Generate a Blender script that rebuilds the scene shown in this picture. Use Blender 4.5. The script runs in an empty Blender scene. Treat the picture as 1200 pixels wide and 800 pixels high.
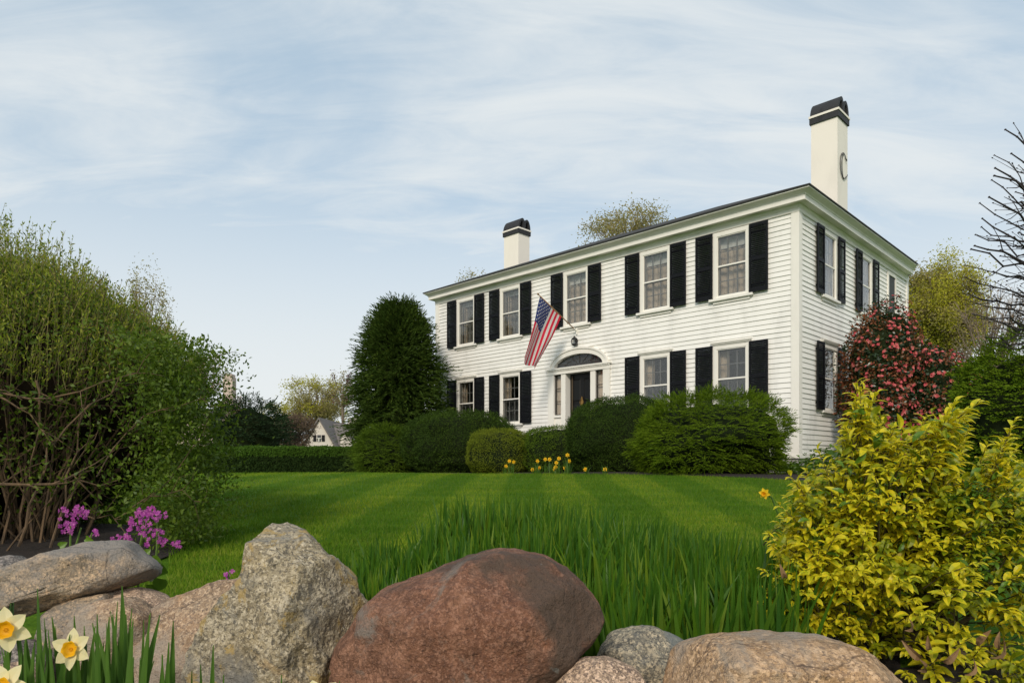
import bpy, math, random
import numpy as np
from mathutils import Vector, Matrix, noise as mnoise

random.seed(7); RNG = np.random.default_rng(7)
S = bpy.context.scene
COL = S.collection
PI = math.pi

# ------------------------------------------------------------------ camera
F = 805.0; HZ = 545.0            # focal length in photo pixels, horizon row
cam = bpy.data.cameras.new('camera'); cam_o = bpy.data.objects.new('camera', cam); COL.objects.link(cam_o)
cam.sensor_width = 36; cam.lens = 36 * F / 1200
cam.shift_y = (HZ - 400) / 1200
cam.clip_start = .05; cam.clip_end = 8000
cam_o.location = (0, 0, 0); cam_o.rotation_euler = (PI / 2, 0, 0)
S.camera = cam_o

# ------------------------------------------------------------------ light
SUN_EL = math.radians(32); SUN_AZ = math.radians(194)      # azimuth clockwise from +Y
sun_dir = Vector((math.sin(SUN_AZ) * math.cos(SUN_EL), math.cos(SUN_AZ) * math.cos(SUN_EL), math.sin(SUN_EL)))
sl = bpy.data.lights.new('sun', 'SUN'); sl.energy = 2.35; sl.angle = math.radians(13); sl.color = (1, .90, .76)
so = bpy.data.objects.new('sun', sl); COL.objects.link(so); so.rotation_euler = sun_dir.to_track_quat('Z', 'Y').to_euler()
W = bpy.data.worlds.new('World'); S.world = W; W.use_nodes = True
nt = W.node_tree; nt.nodes.clear()
def wn(t, **k):
    n = nt.nodes.new(t)
    for a, b in k.items(): setattr(n, a, b)
    return n
out = wn('ShaderNodeOutputWorld'); bg = wn('ShaderNodeBackground'); bg.inputs[1].default_value = .15
sky = wn('ShaderNodeTexSky', sky_type='NISHITA', sun_disc=False); sky.sun_elevation = SUN_EL; sky.sun_rotation = SUN_AZ
sky.air_density = 1.0; sky.dust_density = 1.5; sky.ozone_density = 1.5
tc = wn('ShaderNodeTexCoord')
sep = wn('ShaderNodeSeparateXYZ'); nt.links.new(tc.outputs['Generated'], sep.inputs[0])
# project the direction on a cloud layer plane so that veils stretch with perspective
zc = wn('ShaderNodeMath', operation='MAXIMUM'); nt.links.new(sep.outputs[2], zc.inputs[0]); zc.inputs[1].default_value = 0.0
za = wn('ShaderNodeMath', operation='ADD'); nt.links.new(zc.outputs[0], za.inputs[0]); za.inputs[1].default_value = .28
comb = wn('ShaderNodeCombineXYZ')
for i in (0, 1):
    dv = wn('ShaderNodeMath', operation='DIVIDE'); nt.links.new(sep.outputs[i], dv.inputs[0]); nt.links.new(za.outputs[0], dv.inputs[1])
    nt.links.new(dv.outputs[0], comb.inputs[i])
mp = wn('ShaderNodeMapping'); mp.inputs['Rotation'].default_value = (0, 0, math.radians(-32)); mp.inputs['Scale'].default_value = (.72, 1.55, 1)
mp.inputs['Location'].default_value = (1.35, .62, 0)
nt.links.new(comb.outputs[0], mp.inputs[0])
n1 = wn('ShaderNodeTexNoise'); n1.inputs['Scale'].default_value = 1.15; n1.inputs['Detail'].default_value = 7; n1.inputs['Roughness'].default_value = .56; n1.inputs['Distortion'].default_value = .7
nt.links.new(mp.outputs[0], n1.inputs['Vector'])
mp2 = wn('ShaderNodeMapping'); mp2.inputs['Rotation'].default_value = (0, 0, math.radians(-38)); mp2.inputs['Scale'].default_value = (1.1, 3.6, 1); nt.links.new(comb.outputs[0], mp2.inputs[0])
n2 = wn('ShaderNodeTexNoise'); n2.inputs['Scale'].default_value = 2.1; n2.inputs['Detail'].default_value = 8; n2.inputs['Roughness'].default_value = .62; n2.inputs['Distortion'].default_value = .9; nt.links.new(mp2.outputs[0], n2.inputs['Vector'])
nm = wn('ShaderNodeMixRGB'); nm.inputs[0].default_value = .42; nt.links.new(n1.outputs[0], nm.inputs[1]); nt.links.new(n2.outputs[0], nm.inputs[2])
mr = wn('ShaderNodeMapRange', interpolation_type='SMOOTHSTEP'); nt.links.new(nm.outputs[0], mr.inputs[0])
mr.inputs[1].default_value = .34; mr.inputs[2].default_value = .66; mr.inputs[3].default_value = .14; mr.inputs[4].default_value = .86
# veil thickens towards the horizon
hz = wn('ShaderNodeMapRange', interpolation_type='SMOOTHSTEP'); nt.links.new(sep.outputs[2], hz.inputs[0])
hz.inputs[1].default_value = .50; hz.inputs[2].default_value = .06; hz.inputs[3].default_value = 0; hz.inputs[4].default_value = .97
ad = wn('ShaderNodeMath', operation='MAXIMUM'); nt.links.new(mr.outputs[0], ad.inputs[0]); nt.links.new(hz.outputs[0], ad.inputs[1])
mx = wn('ShaderNodeMixRGB'); thin = wn('ShaderNodeMixRGB'); thin.inputs[0].default_value = .68; nt.links.new(sky.outputs[0], thin.inputs[1]); thin.inputs[2].default_value = (2.95, 3.95, 4.7, 1)   # thin high haze
nt.links.new(ad.outputs[0], mx.inputs[0]); nt.links.new(thin.outputs[0], mx.inputs[1])
mx.inputs[2].default_value = (5.1, 5.32, 5.36, 1)
nt.links.new(mx.outputs[0], bg.inputs[0]); nt.links.new(bg.outputs[0], out.inputs[0])
S.view_settings.view_transform = 'Standard'; S.view_settings.look = 'None'; S.view_settings.exposure = 0.1; S.view_settings.gamma = 1

# ------------------------------------------------------------------ helpers
def P(px, py, d): return Vector(((px - 600) / F * d, d, (HZ - py) / F * d))
_gd = np.array([-200, -5, 0, 1.6, 2.1, 3, 4, 5, 7, 9, 12, 14, 20, 25, 40, 100, 6000.])
_gz = np.array([-1.1, -.95, -.9, -.86, -.78, -.70, -.645, -.59, -.49, -.375, -.215, -.173, -.245, -.31, -.5, -.9, -8.])
def GZ(x, y):
    y = np.asarray(y, float); s = 0
    for o in (-.5, -.25, 0, .25, .5): s = s + np.interp(y + o * np.clip(np.abs(y) * .12, .1, 3), _gd, _gz)
    x = np.asarray(x, float)
    return s / 5 + .012 * np.sin(x * .9 + y * .35) * np.clip((y - 5) / 8, 0, 1) * np.clip(1.4 - y / 30, 0, 1)
def gz(x, y): return float(GZ(x, y))

def tag(o, label=None, cat=None, group=None, kind=None):
    if label: o['label'] = label
    if cat: o['category'] = cat
    if group: o['group'] = group
    if kind: o['kind'] = kind
    return o
def empty(name, loc, rz=0, parent=None):
    o = bpy.data.objects.new(name, None); COL.objects.link(o); o.location = loc; o.rotation_euler = (0, 0, rz)
    o.empty_display_size = .2
    if parent: o.parent = parent
    return o
def link(name, me, parent=None, loc=(0, 0, 0), rot=(0, 0, 0)):
    o = bpy.data.objects.new(name, me); COL.objects.link(o); o.location = loc; o.rotation_euler = rot
    if parent: o.parent = parent
    return o
def copy_tree(o, parent=None, loc=None, rz=None):
    c = o.copy(); COL.objects.link(c); c.parent = parent
    if loc is not None: c.location = loc
    if rz is not None: c.rotation_euler = (0, 0, rz)
    for ch in o.children: copy_tree(ch, c)
    return c

class MB:
    def __init__(s): s.v = []; s.f = []; s.m = []
    def add(s, vs, fs, m=0):
        n = len(s.v); s.v += [tuple(p) for p in vs]; s.f += [tuple(i + n for i in f) for f in fs]; s.m += [m] * len(fs)
    def box(s, x0, x1, y0, y1, z0, z1, m=0):
        s.add([(x0, y0, z0), (x1, y0, z0), (x1, y1, z0), (x0, y1, z0), (x0, y0, z1), (x1, y0, z1), (x1, y1, z1), (x0, y1, z1)],
              [(0, 3, 2, 1), (4, 5, 6, 7), (0, 1, 5, 4), (1, 2, 6, 5), (2, 3, 7, 6), (3, 0, 4, 7)], m)
    def hexa(s, pts, m=0):
        s.add(pts, [(0, 3, 2, 1), (4, 5, 6, 7), (0, 1, 5, 4), (1, 2, 6, 5), (2, 3, 7, 6), (3, 0, 4, 7)], m)
    def prism(s, poly, fn, h0, h1, m=0):
        n = len(poly); vs = [fn(p[0], p[1], h0) for p in poly] + [fn(p[0], p[1], h1) for p in poly]
        fs = [tuple(range(n))[::-1], tuple(range(n, 2 * n))] + [(i, (i + 1) % n, n + (i + 1) % n, n + i) for i in range(n)]
        s.add(vs, fs, m)
    def strip(s, A, B, m=0, closed=False):
        n = len(A); s.add(list(A) + list(B), [(i, (i + 1) % n, n + (i + 1) % n, n + i) for i in range(n if closed else n - 1)], m)
    def tube(s, pts, rad, k=5, m=0, cap=True):
        pts = [Vector(p) for p in pts]; n = len(pts)
        if not hasattr(rad, '__len__'): rad = [rad] * n
        vs = []; ref = Vector((.31, .17, .93))
        for i, p in enumerate(pts):
            t = (pts[min(i + 1, n - 1)] - pts[max(i - 1, 0)])
            t = t.normalized() if t.length > 1e-9 else Vector((0, 0, 1))
            if abs(t.dot(ref)) > .97: ref = Vector((.9, .3, .1))
            a = t.cross(ref).normalized(); b = t.cross(a)
            for j in range(k):
                q = 2 * PI * j / k; vs.append(p + (a * math.cos(q) + b * math.sin(q)) * rad[i])
        fs = [(i * k + j, i * k + (j + 1) % k, (i + 1) * k + (j + 1) % k, (i + 1) * k + j) for i in range(n - 1) for j in range(k)]
        if cap: fs += [tuple(range(k))[::-1], tuple(range((n - 1) * k, n * k))]
        s.add(vs, fs, m)
    def lathe(s, prof, k=16, c=(0, 0), m=0):
        vs = [(c[0] + r * math.cos(2 * PI * j / k), c[1] + r * math.sin(2 * PI * j / k), z) for r, z in prof for j in range(k)]
        fs = [(i * k + j, i * k + (j + 1) % k, (i + 1) * k + (j + 1) % k, (i + 1) * k + j) for i in range(len(prof) - 1) for j in range(k)]
        s.add(vs, fs, m)
    def mesh(s, name, mats, smooth=False):
        me = bpy.data.meshes.new(name); me.from_pydata(s.v, [], s.f)
        for m in (mats if isinstance(mats, (list, tuple)) else [mats]): me.materials.append(m)
        me.polygons.foreach_set('material_index', s.m)
        if smooth: me.polygons.foreach_set('use_smooth', [True] * len(s.f))
        me.update(); return me
    def build(s, name, mats, parent=None, loc=(0, 0, 0), rot=(0, 0, 0), smooth=False):
        return link(name, s.mesh(name, mats, smooth), parent, loc, rot)

def np_mesh(name, V, Q, mats, midx=None, smooth=False):
    """V (n,3); Q (m,4) quads or (m,3) triangles, or a list of such arrays"""
    Qs = Q if isinstance(Q, list) else [Q]
    me = bpy.data.meshes.new(name); me.vertices.add(len(V)); me.vertices.foreach_set('co', np.asarray(V, np.float32).ravel())
    tot = np.concatenate([np.full(len(q), q.shape[1], np.int32) for q in Qs]); lv = np.concatenate([q.ravel() for q in Qs]).astype(np.int32)
    me.loops.add(len(lv)); me.loops.foreach_set('vertex_index', lv)
    st = np.concatenate([[0], np.cumsum(tot)[:-1]]).astype(np.int32)
    me.polygons.add(len(tot)); me.polygons.foreach_set('loop_start', st); me.polygons.foreach_set('loop_total', tot)
    for m in (mats if isinstance(mats, (list, tuple)) else [mats]): me.materials.append(m)
    if midx is not None: me.polygons.foreach_set('material_index', np.asarray(midx, np.int32))
    if smooth: me.polygons.foreach_set('use_smooth', np.ones(len(tot), bool))
    me.update(calc_edges=True); me.validate(); return me

def unit(v): return v / np.maximum(np.linalg.norm(v, axis=-1, keepdims=True), 1e-9)
def runit(n): return unit(RNG.normal(size=(n, 3)))
class Leaves:
    """collects folded kite-shaped leaves and solid cores into one mesh"""
    def __init__(s): s.V = []; s.Q = []; s.M = []; s.n = 0; s.T = []; s.TM = []
    def add(s, p, d, nrm, L, Wd, m=0, fold=.25, droop=0.):
        n = len(p); d = unit(d); sd = unit(np.cross(d, nrm)); up = np.cross(sd, d)
        L = np.broadcast_to(np.asarray(L, float).reshape(-1, 1), (n, 1)); Wd = np.broadcast_to(np.asarray(Wd, float).reshape(-1, 1), (n, 1))
        mid = p + d * L * .45
        tip = p + d * L; tip = tip - np.array([0, 0, 1.]) * L * droop
        V = np.stack([p, mid + sd * Wd * .5 + up * Wd * fold, tip, mid - sd * Wd * .5 + up * Wd * fold], 1).reshape(-1, 3)
        Q = (np.arange(n)[:, None] * 4 + np.arange(4)[None]) + s.n
        s.V.append(V); s.Q.append(Q); s.M.append(np.broadcast_to(np.asarray(m), (n,))); s.n += 4 * n
    def solid(s, V, Q, m=0):
        s.V.append(V); s.Q.append(np.asarray(Q) + s.n); s.M.append(np.full(len(Q), m)); s.n += len(V)
    def mesh(s, name, mats): return np_mesh(name, np.concatenate(s.V), np.concatenate(s.Q), mats, np.concatenate(s.M))
    def build(s, name, mats, parent=None, loc=(0, 0, 0)): return link(name, s.mesh(name, mats), parent, loc)

def fib(n):
    i = np.arange(n) + .5; ph = np.arccos(1 - 2 * i / n); th = PI * (1 + 5 ** .5) * i
    return np.stack([np.cos(th) * np.sin(ph), np.sin(th) * np.sin(ph), np.cos(ph)], 1)
def uvsphere(nu=28, nv=16):
    V = []; 
    for j in range(nv + 1):
        for i in range(nu):
            a = 2 * PI * i / nu; b = PI * j / nv; V.append((math.sin(b) * math.cos(a), math.sin(b) * math.sin(a), math.cos(b)))
    Q = [(j * nu + i, (j + 1) * nu + i, (j + 1) * nu + (i + 1) % nu, j * nu + (i + 1) % nu) for j in range(nv) for i in range(nu)]
    return np.array(V), np.array(Q)
def lump(D, seed, freq=2.2, amp=.12):
    """smooth pseudo noise on directions D"""
    r = np.random.default_rng(seed); s = np.zeros(len(D))
    for k in range(9):
        w = r.normal(size=3) * freq * (1 + k * .35); s += np.sin(D @ w + r.uniform(0, 6.28)) / (1 + k * .35)
    return 1 + amp * s / 2.2

# ------------------------------------------------------------------ materials
def newmat(name):
    m = bpy.data.materials.new(name); m.use_nodes = True; n = m.node_tree; b = n.nodes['Principled BSDF']; return m, n, b
def N(n, t, **k):
    x = n.nodes.new(t)
    for a, b in k.items():
        if a == 'ins':
            for q, w in b.items(): x.inputs[q].default_value = w
        else: setattr(x, a, b)
    return x
def ramp(n, fac, stops):
    r = N(n, 'ShaderNodeValToRGB'); e = r.color_ramp.elements
    if len(stops) == 1: stops = [stops[0], (1, stops[0][1])]
    while len(e) < len(stops): e.new(.5)
    for i, (p, c) in enumerate(stops): e[i].position = p; e[i].color = (*c, 1)
    n.links.new(fac, r.inputs[0]); return r.outputs[0]
def texco(n, scale=(1, 1, 1), kind='Object'):
    t = N(n, 'ShaderNodeTexCoord'); m = N(n, 'ShaderNodeMapping'); m.inputs['Scale'].default_value = scale
    n.links.new(t.outputs[kind], m.inputs[0]); return m.outputs[0]
def nz(n, vec, scale, detail=3, rough=.55, dist=0):
    x = N(n, 'ShaderNodeTexNoise'); x.inputs['Scale'].default_value = scale; x.inputs['Detail'].default_value = detail
    x.inputs['Roughness'].default_value = rough; x.inputs['Distortion'].default_value = dist
    if vec is not None: n.links.new(vec, x.inputs['Vector'])
    return x.outputs[0]
def mixc(n, fac, a, b, mode='MIX'):
    x = N(n, 'ShaderNodeMixRGB', blend_type=mode)
    for i, q in ((0, fac), (1, a), (2, b)):
        if hasattr(q, 'is_linked') or isinstance(q, bpy.types.NodeSocket): n.links.new(q, x.inputs[i])
        elif i == 0: x.inputs[0].default_value = q
        else: x.inputs[i].default_value = (*q, 1)
    return x.outputs[0]
def mrange(n, v, a, b, c=0., d=1.):
    x = N(n, 'ShaderNodeMapRange', interpolation_type='SMOOTHSTEP'); n.links.new(v, x.inputs[0])
    for i, q in enumerate((a, b, c, d)): x.inputs[i + 1].default_value = q
    return x.outputs[0]
def bump(n, b, h, strength=.3, dist=.01, prev=None):
    x = N(n, 'ShaderNodeBump'); x.inputs['Strength'].default_value = strength; x.inputs['Distance'].default_value = dist
    n.links.new(h, x.inputs['Height'])
    if prev: n.links.new(prev, x.inputs['Normal'])
    if b: n.links.new(x.outputs[0], b.inputs['Normal'])
    return x.outputs[0]

def paint(name, col, rough=.5, grime=.12, scale=3., gcol=None):
    m, n, b = newmat(name); v = texco(n, (1, 1, .35))
    f = nz(n, v, scale, 6, .65); c2 = gcol or tuple(x * (1 - grime * 2.2) for x in col)
    c = mixc(n, mrange(n, f, .45, .8), col, c2)
    n.links.new(c, b.inputs['Base Color']); b.inputs['Roughness'].default_value = rough
    bump(n, b, nz(n, texco(n, (1, 1, 1)), 60, 3), .08, .004); return m
def leafmat(name, cols, trans=.3, rough=.6, spec=.12, clump=0., clumpcol=None):
    m, n, b = newmat(name)
    g = N(n, 'ShaderNodeNewGeometry'); oi = N(n, 'ShaderNodeObjectInfo')
    a = N(n, 'ShaderNodeMath', operation='ADD'); n.links.new(g.outputs['Random Per Island'], a.inputs[0]); n.links.new(oi.outputs['Random'], a.inputs[1])
    fr = N(n, 'ShaderNodeMath', operation='FRACT'); n.links.new(a.outputs[0], fr.inputs[0])
    k = len(cols); c = ramp(n, fr.outputs[0], [(i / max(k - 1, 1), cols[i]) for i in range(k)])
    if clump:
        f = nz(n, texco(n), clump, 2); c = mixc(n, mrange(n, f, .42, .62), c, clumpcol or cols[-1])
    n.links.new(c, b.inputs['Base Color']); b.inputs['Roughness'].default_value = rough; b.inputs['Specular IOR Level'].default_value = spec
    t = N(n, 'ShaderNodeBsdfTranslucent'); ct = mixc(n, .5, c, tuple(min(1, x * 1.5) for x in cols[len(cols) // 2])); n.links.new(ct, t.inputs[0])
    mxs = N(n, 'ShaderNodeMixShader'); mxs.inputs[0].default_value = trans
    n.links.new(b.outputs[0], mxs.inputs[1]); n.links.new(t.outputs[0], mxs.inputs[2])
    n.links.new(mxs.outputs[0], n.nodes['Material Output'].inputs[0]); return m
def barkmat(name, a, bcol, scale=20):
    m, n, b = newmat(name); f = nz(n, texco(n, (1, 1, .25)), scale, 5, .7)
    n.links.new(mixc(n, mrange(n, f, .35, .65), a, bcol), b.inputs['Base Color']); b.inputs['Roughness'].default_value = .85
    bump(n, b, f, .5, .01); return m

M = {}
M['white'] = paint('white_paint', (.82, .79, .725), .55, .05)
M['clap'] = paint('white_clapboard_paint', (.84, .82, .775), .55, .10, 1.7)
M['black'] = paint('black_shutter_paint', (.0055, .006, .008), .55, .1); M['black'].node_tree.nodes['Principled BSDF'].inputs['Specular IOR Level'].default_value = .18
M['blackdoor'] = paint('black_door_gloss', (.007, .007, .007), .4, .1); M['blackdoor'].node_tree.nodes['Principled BSDF'].inputs['Specular IOR Level'].default_value = .25
M['chimney'] = paint('cream_chimney_paint', (.84, .785, .70), .7, .05, 1.6)
m = M['chimney']; n = m.node_tree; b = n.nodes['Principled BSDF']; tcb = N(n, 'ShaderNodeTexCoord'); mpb = N(n, 'ShaderNodeMapping'); mpb.inputs['Rotation'].default_value = (PI / 2, 0, 0); n.links.new(tcb.outputs['Object'], mpb.inputs[0])
bk = N(n, 'ShaderNodeTexBrick'); bk.inputs['Scale'].default_value = 1; bk.inputs['Brick Width'].default_value = .21; bk.inputs['Row Height'].default_value = .07; bk.inputs['Mortar Size'].default_value = .006; n.links.new(mpb.outputs[0], bk.inputs['Vector']); bump(n, b, bk.outputs['Fac'], -.5, .006)
M['capblack'] = paint('black_chimney_cap', (.022, .022, .025), .7, .3, 6)
M['iron'] = paint('black_iron', (.02, .02, .02), .5, .1)
M['iron_grey'] = paint('weathered_iron', (.07, .068, .065), .6, .2); M['brass'] = paint('aged_brass', (.35, .2, .06), .35, .2); M['brass'].node_tree.nodes['Principled BSDF'].inputs['Metallic'].default_value = .8
M['wood_pole'] = paint('varnished_pole', (.36, .2, .08), .4, .1)
M['granite_base'] = paint('foundation_granite', (.3, .29, .27), .8, .2, 8)
M['sash'] = paint('sash_paint', (.17, .17, .165), .5, .05)
M['curtain'] = paint('cream_curtain', (.58, .48, .38), .9, .25, 9)
M['sheer'] = paint('grey_sheer', (.22, .21, .19), .9, .1); M['valance'] = paint('white_valance', (.72, .72, .70), .9, .03)
M['room'] = paint('dim_room_wall', (.10, .085, .065), .9, .1)  # dimness of the rooms put into a dark wall colour
M['screen'] = paint('dark_screen', (.05, .055, .06), .8, .05)
M['leaded2'] = paint('bronze_storm_edge', (.10, .07, .04), .5, .1); M['leaded'] = paint('dark_lead', (.05, .045, .04), .6, .05)
m, n, b = newmat('roof_shingle'); f = nz(n, texco(n, (1, 1, 6)), 5, 4)
n.links.new(mixc(n, f, (.014, .0135, .013), (.034, .032, .03)), b.inputs['Base Color']); b.inputs['Roughness'].default_value = .9; M['roof'] = m
m, n, b = newmat('window_glass')
lw = N(n, 'ShaderNodeLayerWeight', ins={'Blend': .5}); pw5 = N(n, 'ShaderNodeMath', operation='POWER', ins={1: 4.5}); n.links.new(lw.outputs['Facing'], pw5.inputs[0]); fr = N(n, 'ShaderNodeMath', operation='MULTIPLY_ADD', ins={1: .94, 2: .05}); n.links.new(pw5.outputs[0], fr.inputs[0])
gl = N(n, 'ShaderNodeBsdfGlossy'); gl.inputs['Roughness'].default_value = .015
bump(n, None, nz(n, texco(n), 2.2, 2), .05, .05)
bp = n.nodes[-1]; n.links.new([x for x in n.nodes if x.type == 'BUMP'][0].outputs[0], gl.inputs['Normal'])
tr = N(n, 'ShaderNodeBsdfTransparent'); tr.inputs[0].default_value = (.94, .94, .93, 1)
mm = N(n, 'ShaderNodeMath', operation='MULTIPLY', ins={1: 1.0}); mm.use_clamp = True; n.links.new(fr.outputs[0], mm.inputs[0])
ms = N(n, 'ShaderNodeMixShader'); n.links.new(mm.outputs[0], ms.inputs[0]); n.links.new(tr.outputs[0], ms.inputs[1]); n.links.new(gl.outputs[0], ms.inputs[2])
n.links.new(ms.outputs[0], n.nodes['Material Output'].inputs[0]); M['glass'] = m

# ------------------------------------------------------------------ ground
def mow(n):
    t = N(n, 'ShaderNodeTexCoord'); wv = N(n, 'ShaderNodeTexWave', wave_type='BANDS', bands_direction='X', wave_profile='SIN'); wv.inputs['Scale'].default_value = .26
    wv.inputs['Distortion'].default_value = 2.2; wv.inputs['Detail'].default_value = 2; wv.inputs['Detail Scale'].default_value = .5
    mpw = N(n, 'ShaderNodeMapping'); mpw.inputs['Rotation'].default_value = (0, 0, math.radians(3)); mpw.inputs['Location'].default_value = (.35, 0, 0); n.links.new(t.outputs['Object'], mpw.inputs[0]); n.links.new(mpw.outputs[0], wv.inputs['Vector'])
    st = nz(n, texco(n, (.35, 2.6, 1)), 1.6, 5, .65); pt = nz(n, texco(n), .5, 3)
    a = mrange(n, wv.outputs['Fac'], .35, .65, 0, 1); return a, mrange(n, st, .42, .64), mrange(n, pt, .42, .62)
m, n, b = newmat('mown_lawn')
v = texco(n); t = N(n, 'ShaderNodeTexCoord')
big = nz(n, v, .35, 3); mid = nz(n, texco(n, (1, .5, 1)), 2.5, 4); fine = nz(n, texco(n, (1, .6, 1)), 45, 4, .7)
c = mixc(n, mrange(n, mid, .3, .7), (.072, .155, .010), (.10, .19, .013))
mw, stk, pat = mow(n); c = mixc(n, mrange(n, mw, 0, 1, 0, .6), c, (.15, .235, .022)); c = mixc(n, stk, mixc(n, .7, c, (.045, .115, .007)), c)
c = mixc(n, mrange(n, big, .45, .7, 0, .5), c, (.052, .105, .008))
c = mixc(n, mrange(n, fine, .35, .7, .0, .45), c, (.025, .065, .008))
n.links.new(c, b.inputs['Base Color']); b.inputs['Roughness'].default_value = .8; b.inputs['Specular IOR Level'].default_value = .04
bump(n, b, fine, .8, .03); M['lawn'] = m
m, n, b = newmat('dark_soil'); f = nz(n, texco(n), 40, 5, .7)
n.links.new(ramp(n, f, [(.3, (.007, .005, .004)), (.55, (.026, .017, .012)), (.75, (.07, .048, .034))]), b.inputs['Base Color']); b.inputs['Roughness'].default_value = .95
bump(n, b, f, 1, .03); M['soil'] = m
def axis(lo, hi, step, far, g=1.25):
    a = list(np.arange(lo, hi + 1e-6, step)); s = step; x = hi; R = []
    while x < far: s *= g; x += s; R.append(x)
    s = step; x = lo; Lf = []
    while x > -far: s *= g; x -= s; Lf.append(x)
    return np.array(Lf[::-1] + a + R)
ax = axis(-14, 16, .4, 5500); ay = axis(-2, 30, .25, 5500)
ay = ay[ay > -400]
gx, gy = np.meshgrid(ax, ay); V = np.stack([gx.ravel(), gy.ravel(), GZ(gx, gy).ravel()], 1)
nx, ny = len(ax), len(ay); ii = (np.arange(ny - 1)[:, None] * nx + np.arange(nx - 1)[None]).ravel()
lawn = link('lawn', np_mesh('lawn', V, np.stack([ii, ii + 1, ii + 1 + nx, ii + nx], 1), M['lawn'], smooth=True)); tag(lawn, 'broad mown green lawn rising gently to the house', kind='structure')
def sheet(name, fn, nu, nv, mat, lift=.006):
    U, Vv = np.meshgrid(np.linspace(0, 1, nu), np.linspace(0, 1, nv)); X, Y = fn(U, Vv)
    edge = np.minimum(np.minimum(U, 1 - U), np.minimum(Vv, 1 - Vv))
    Z = GZ(X, Y) + lift + .03 * np.clip(edge * 8, 0, 1); V = np.stack([X.ravel(), Y.ravel(), Z.ravel()], 1)
    ii = (np.arange(nv - 1)[:, None] * nu + np.arange(nu - 1)[None]).ravel()
    return link(name, np_mesh(name, V, np.stack([ii, ii + 1, ii + 1 + nu, ii + nu], 1), mat, smooth=True))
# mulch bed along the house front, iris bed behind the boulder wall
T = math.radians(44.6); LX = np.array([math.cos(-T), math.sin(-T)]); LY = np.array([math.sin(T), math.cos(T)])   # house axes
HC = np.array([6.37, 15.3])
def hw(x, y): return HC[0] + LX[0] * x + LY[0] * y, HC[1] + LX[1] * x + LY[1] * y
o = sheet('mulch_bed', lambda u, v: hw(-16.5 + u * 18.5, -(4.15 + .15 * np.sin(u * 19)) * (1 - v) - .05 + .0 * u), 90, 24, M['soil']); tag(o, 'dark mulch bed under the clipped bushes in front of the house', kind='structure')
def bed(u, v):
    d = 2.15 + v * 2.35; return (-.95 + (u - .0) * 2.45) * (d / 2.9) + .1 * np.sin(v * 9), d - .25 * (1 - np.sin(u * PI)) * v
o = sheet('flower_bed', bed, 60, 40, M['soil']); tag(o, 'dark soil of the iris bed behind the boulders', kind='structure')

o = sheet('soil_strip', lambda u, v: (-2.9 + 5.2 * u, 1.05 + v * 1.42 + .06 * np.sin(u * 23)), 70, 20, M['soil'], .016); tag(o, 'dark soil under the boulders of the garden wall', kind='structure')
# ------------------------------------------------------------------ the white house
ZR = -.25                                     # z of the house root
def H(z): return z - ZR
house = empty('white_house', (HC[0], HC[1], ZR), -T)
tag(house, 'large white two storey clapboard house with black shutters and two chimneys', 'house')
LEN, WID = 12.65, 8.25
Z0, Z1 = .25, 5.66                            # clapboards from .. to
winc = [1.57, 3.68, 6.33, 8.98, 11.08]
UP, LO = 4.02, 1.30                           # bottom of window units (above sill)
WH = 1.60                                     # casing height
front_open = [(-c - .40, -c + .40, UP + .04, UP + WH - .06) for c in winc] + [(-c - .40, -c + .40, LO + .04, LO + WH - .06) for i, c in enumerate(winc) if i != 2]
DC = 6.25                                     # door centre
front_open.append((-DC - .93, -DC + .93, .30, 3.21))
side_c = [1.80, 4.43]
side_open = [(c - .40, c + .40, zz + .04, zz + WH - .06) for c in side_c for zz in (UP, LO)] + [(6.36, 6.98, 4.1, 5.5), (6.36, 6.98, 1.4, 2.8)]
def wall_cells(x0, x1, z0, z1, opens):
    xs = sorted({x0, x1} | {q for o in opens for q in o[:2]}); zs = sorted({z0, z1} | {q for o in opens for q in o[2:]})
    for k in range(len(zs) - 1):
        run = None; zm = (zs[k] + zs[k + 1]) / 2
        for i in range(len(xs) - 1):
            xm = (xs[i] + xs[i + 1]) / 2
            hole = any(o[0] < xm < o[1] and o[2] < zm < o[3] for o in opens)
            if not hole: run = [xs[i], xs[i + 1]] if run is None else [run[0], xs[i + 1]]
            if (hole or i == len(xs) - 2) and run: yield run[0], run[1], zs[k], zs[k + 1]; run = None
mb = MB()
for x0, x1, z0, z1 in wall_cells(-LEN, 0, .2, 5.85, front_open): mb.box(x0, x1, .0, .16, H(z0), H(z1))
wall_f = mb.build('wall', M['white'], house)
mb = MB()
for y0, y1, z0, z1 in wall_cells(.16, WID, .2, 5.85, side_open): mb.box(-.16, 0, y0, y1, H(z0), H(z1))
wall_s = mb.build('wall', M['white'], house)
mb = MB(); mb.box(-LEN, -LEN + .16, .16, WID - .16, H(.2), H(5.85)); mb.build('wall', M['clap'], house)
mb = MB(); mb.box(-LEN, -.16, WID - .16, WID, H(.2), H(5.85)); mb.build('wall', M['clap'], house)
mb = MB(); mb.box(-LEN - .01, .01, -.01, WID + .01, H(-.75), H(.2)); mb.build('foundation', M['granite_base'], house)
mb = MB(); mb.box(-LEN + .16, -.16, .16, WID - .16, H(3.25), H(3.45)); mb.box(-LEN + .16, -.16, .16, WID - .16, H(5.7), H(5.84)); mb.box(-LEN + .16, -.16, 3.6, 3.7, H(.2), H(3.25)); mb.box(-LEN + .16, -.16, 3.6, 3.7, H(3.45), H(5.7))
mb.box(-3.9 - 1.2, -3.8 - 1.2, .16, 3.6, H(.2), H(3.25)); mb.box(-3.0, -2.9, 3.7, WID - .16, H(3.45), H(5.7)); mb.box(-LEN + .17, -.17, .17, WID - .17, H(.2), H(.25))
mb.build('interior_partition', M['room'], house)
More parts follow.
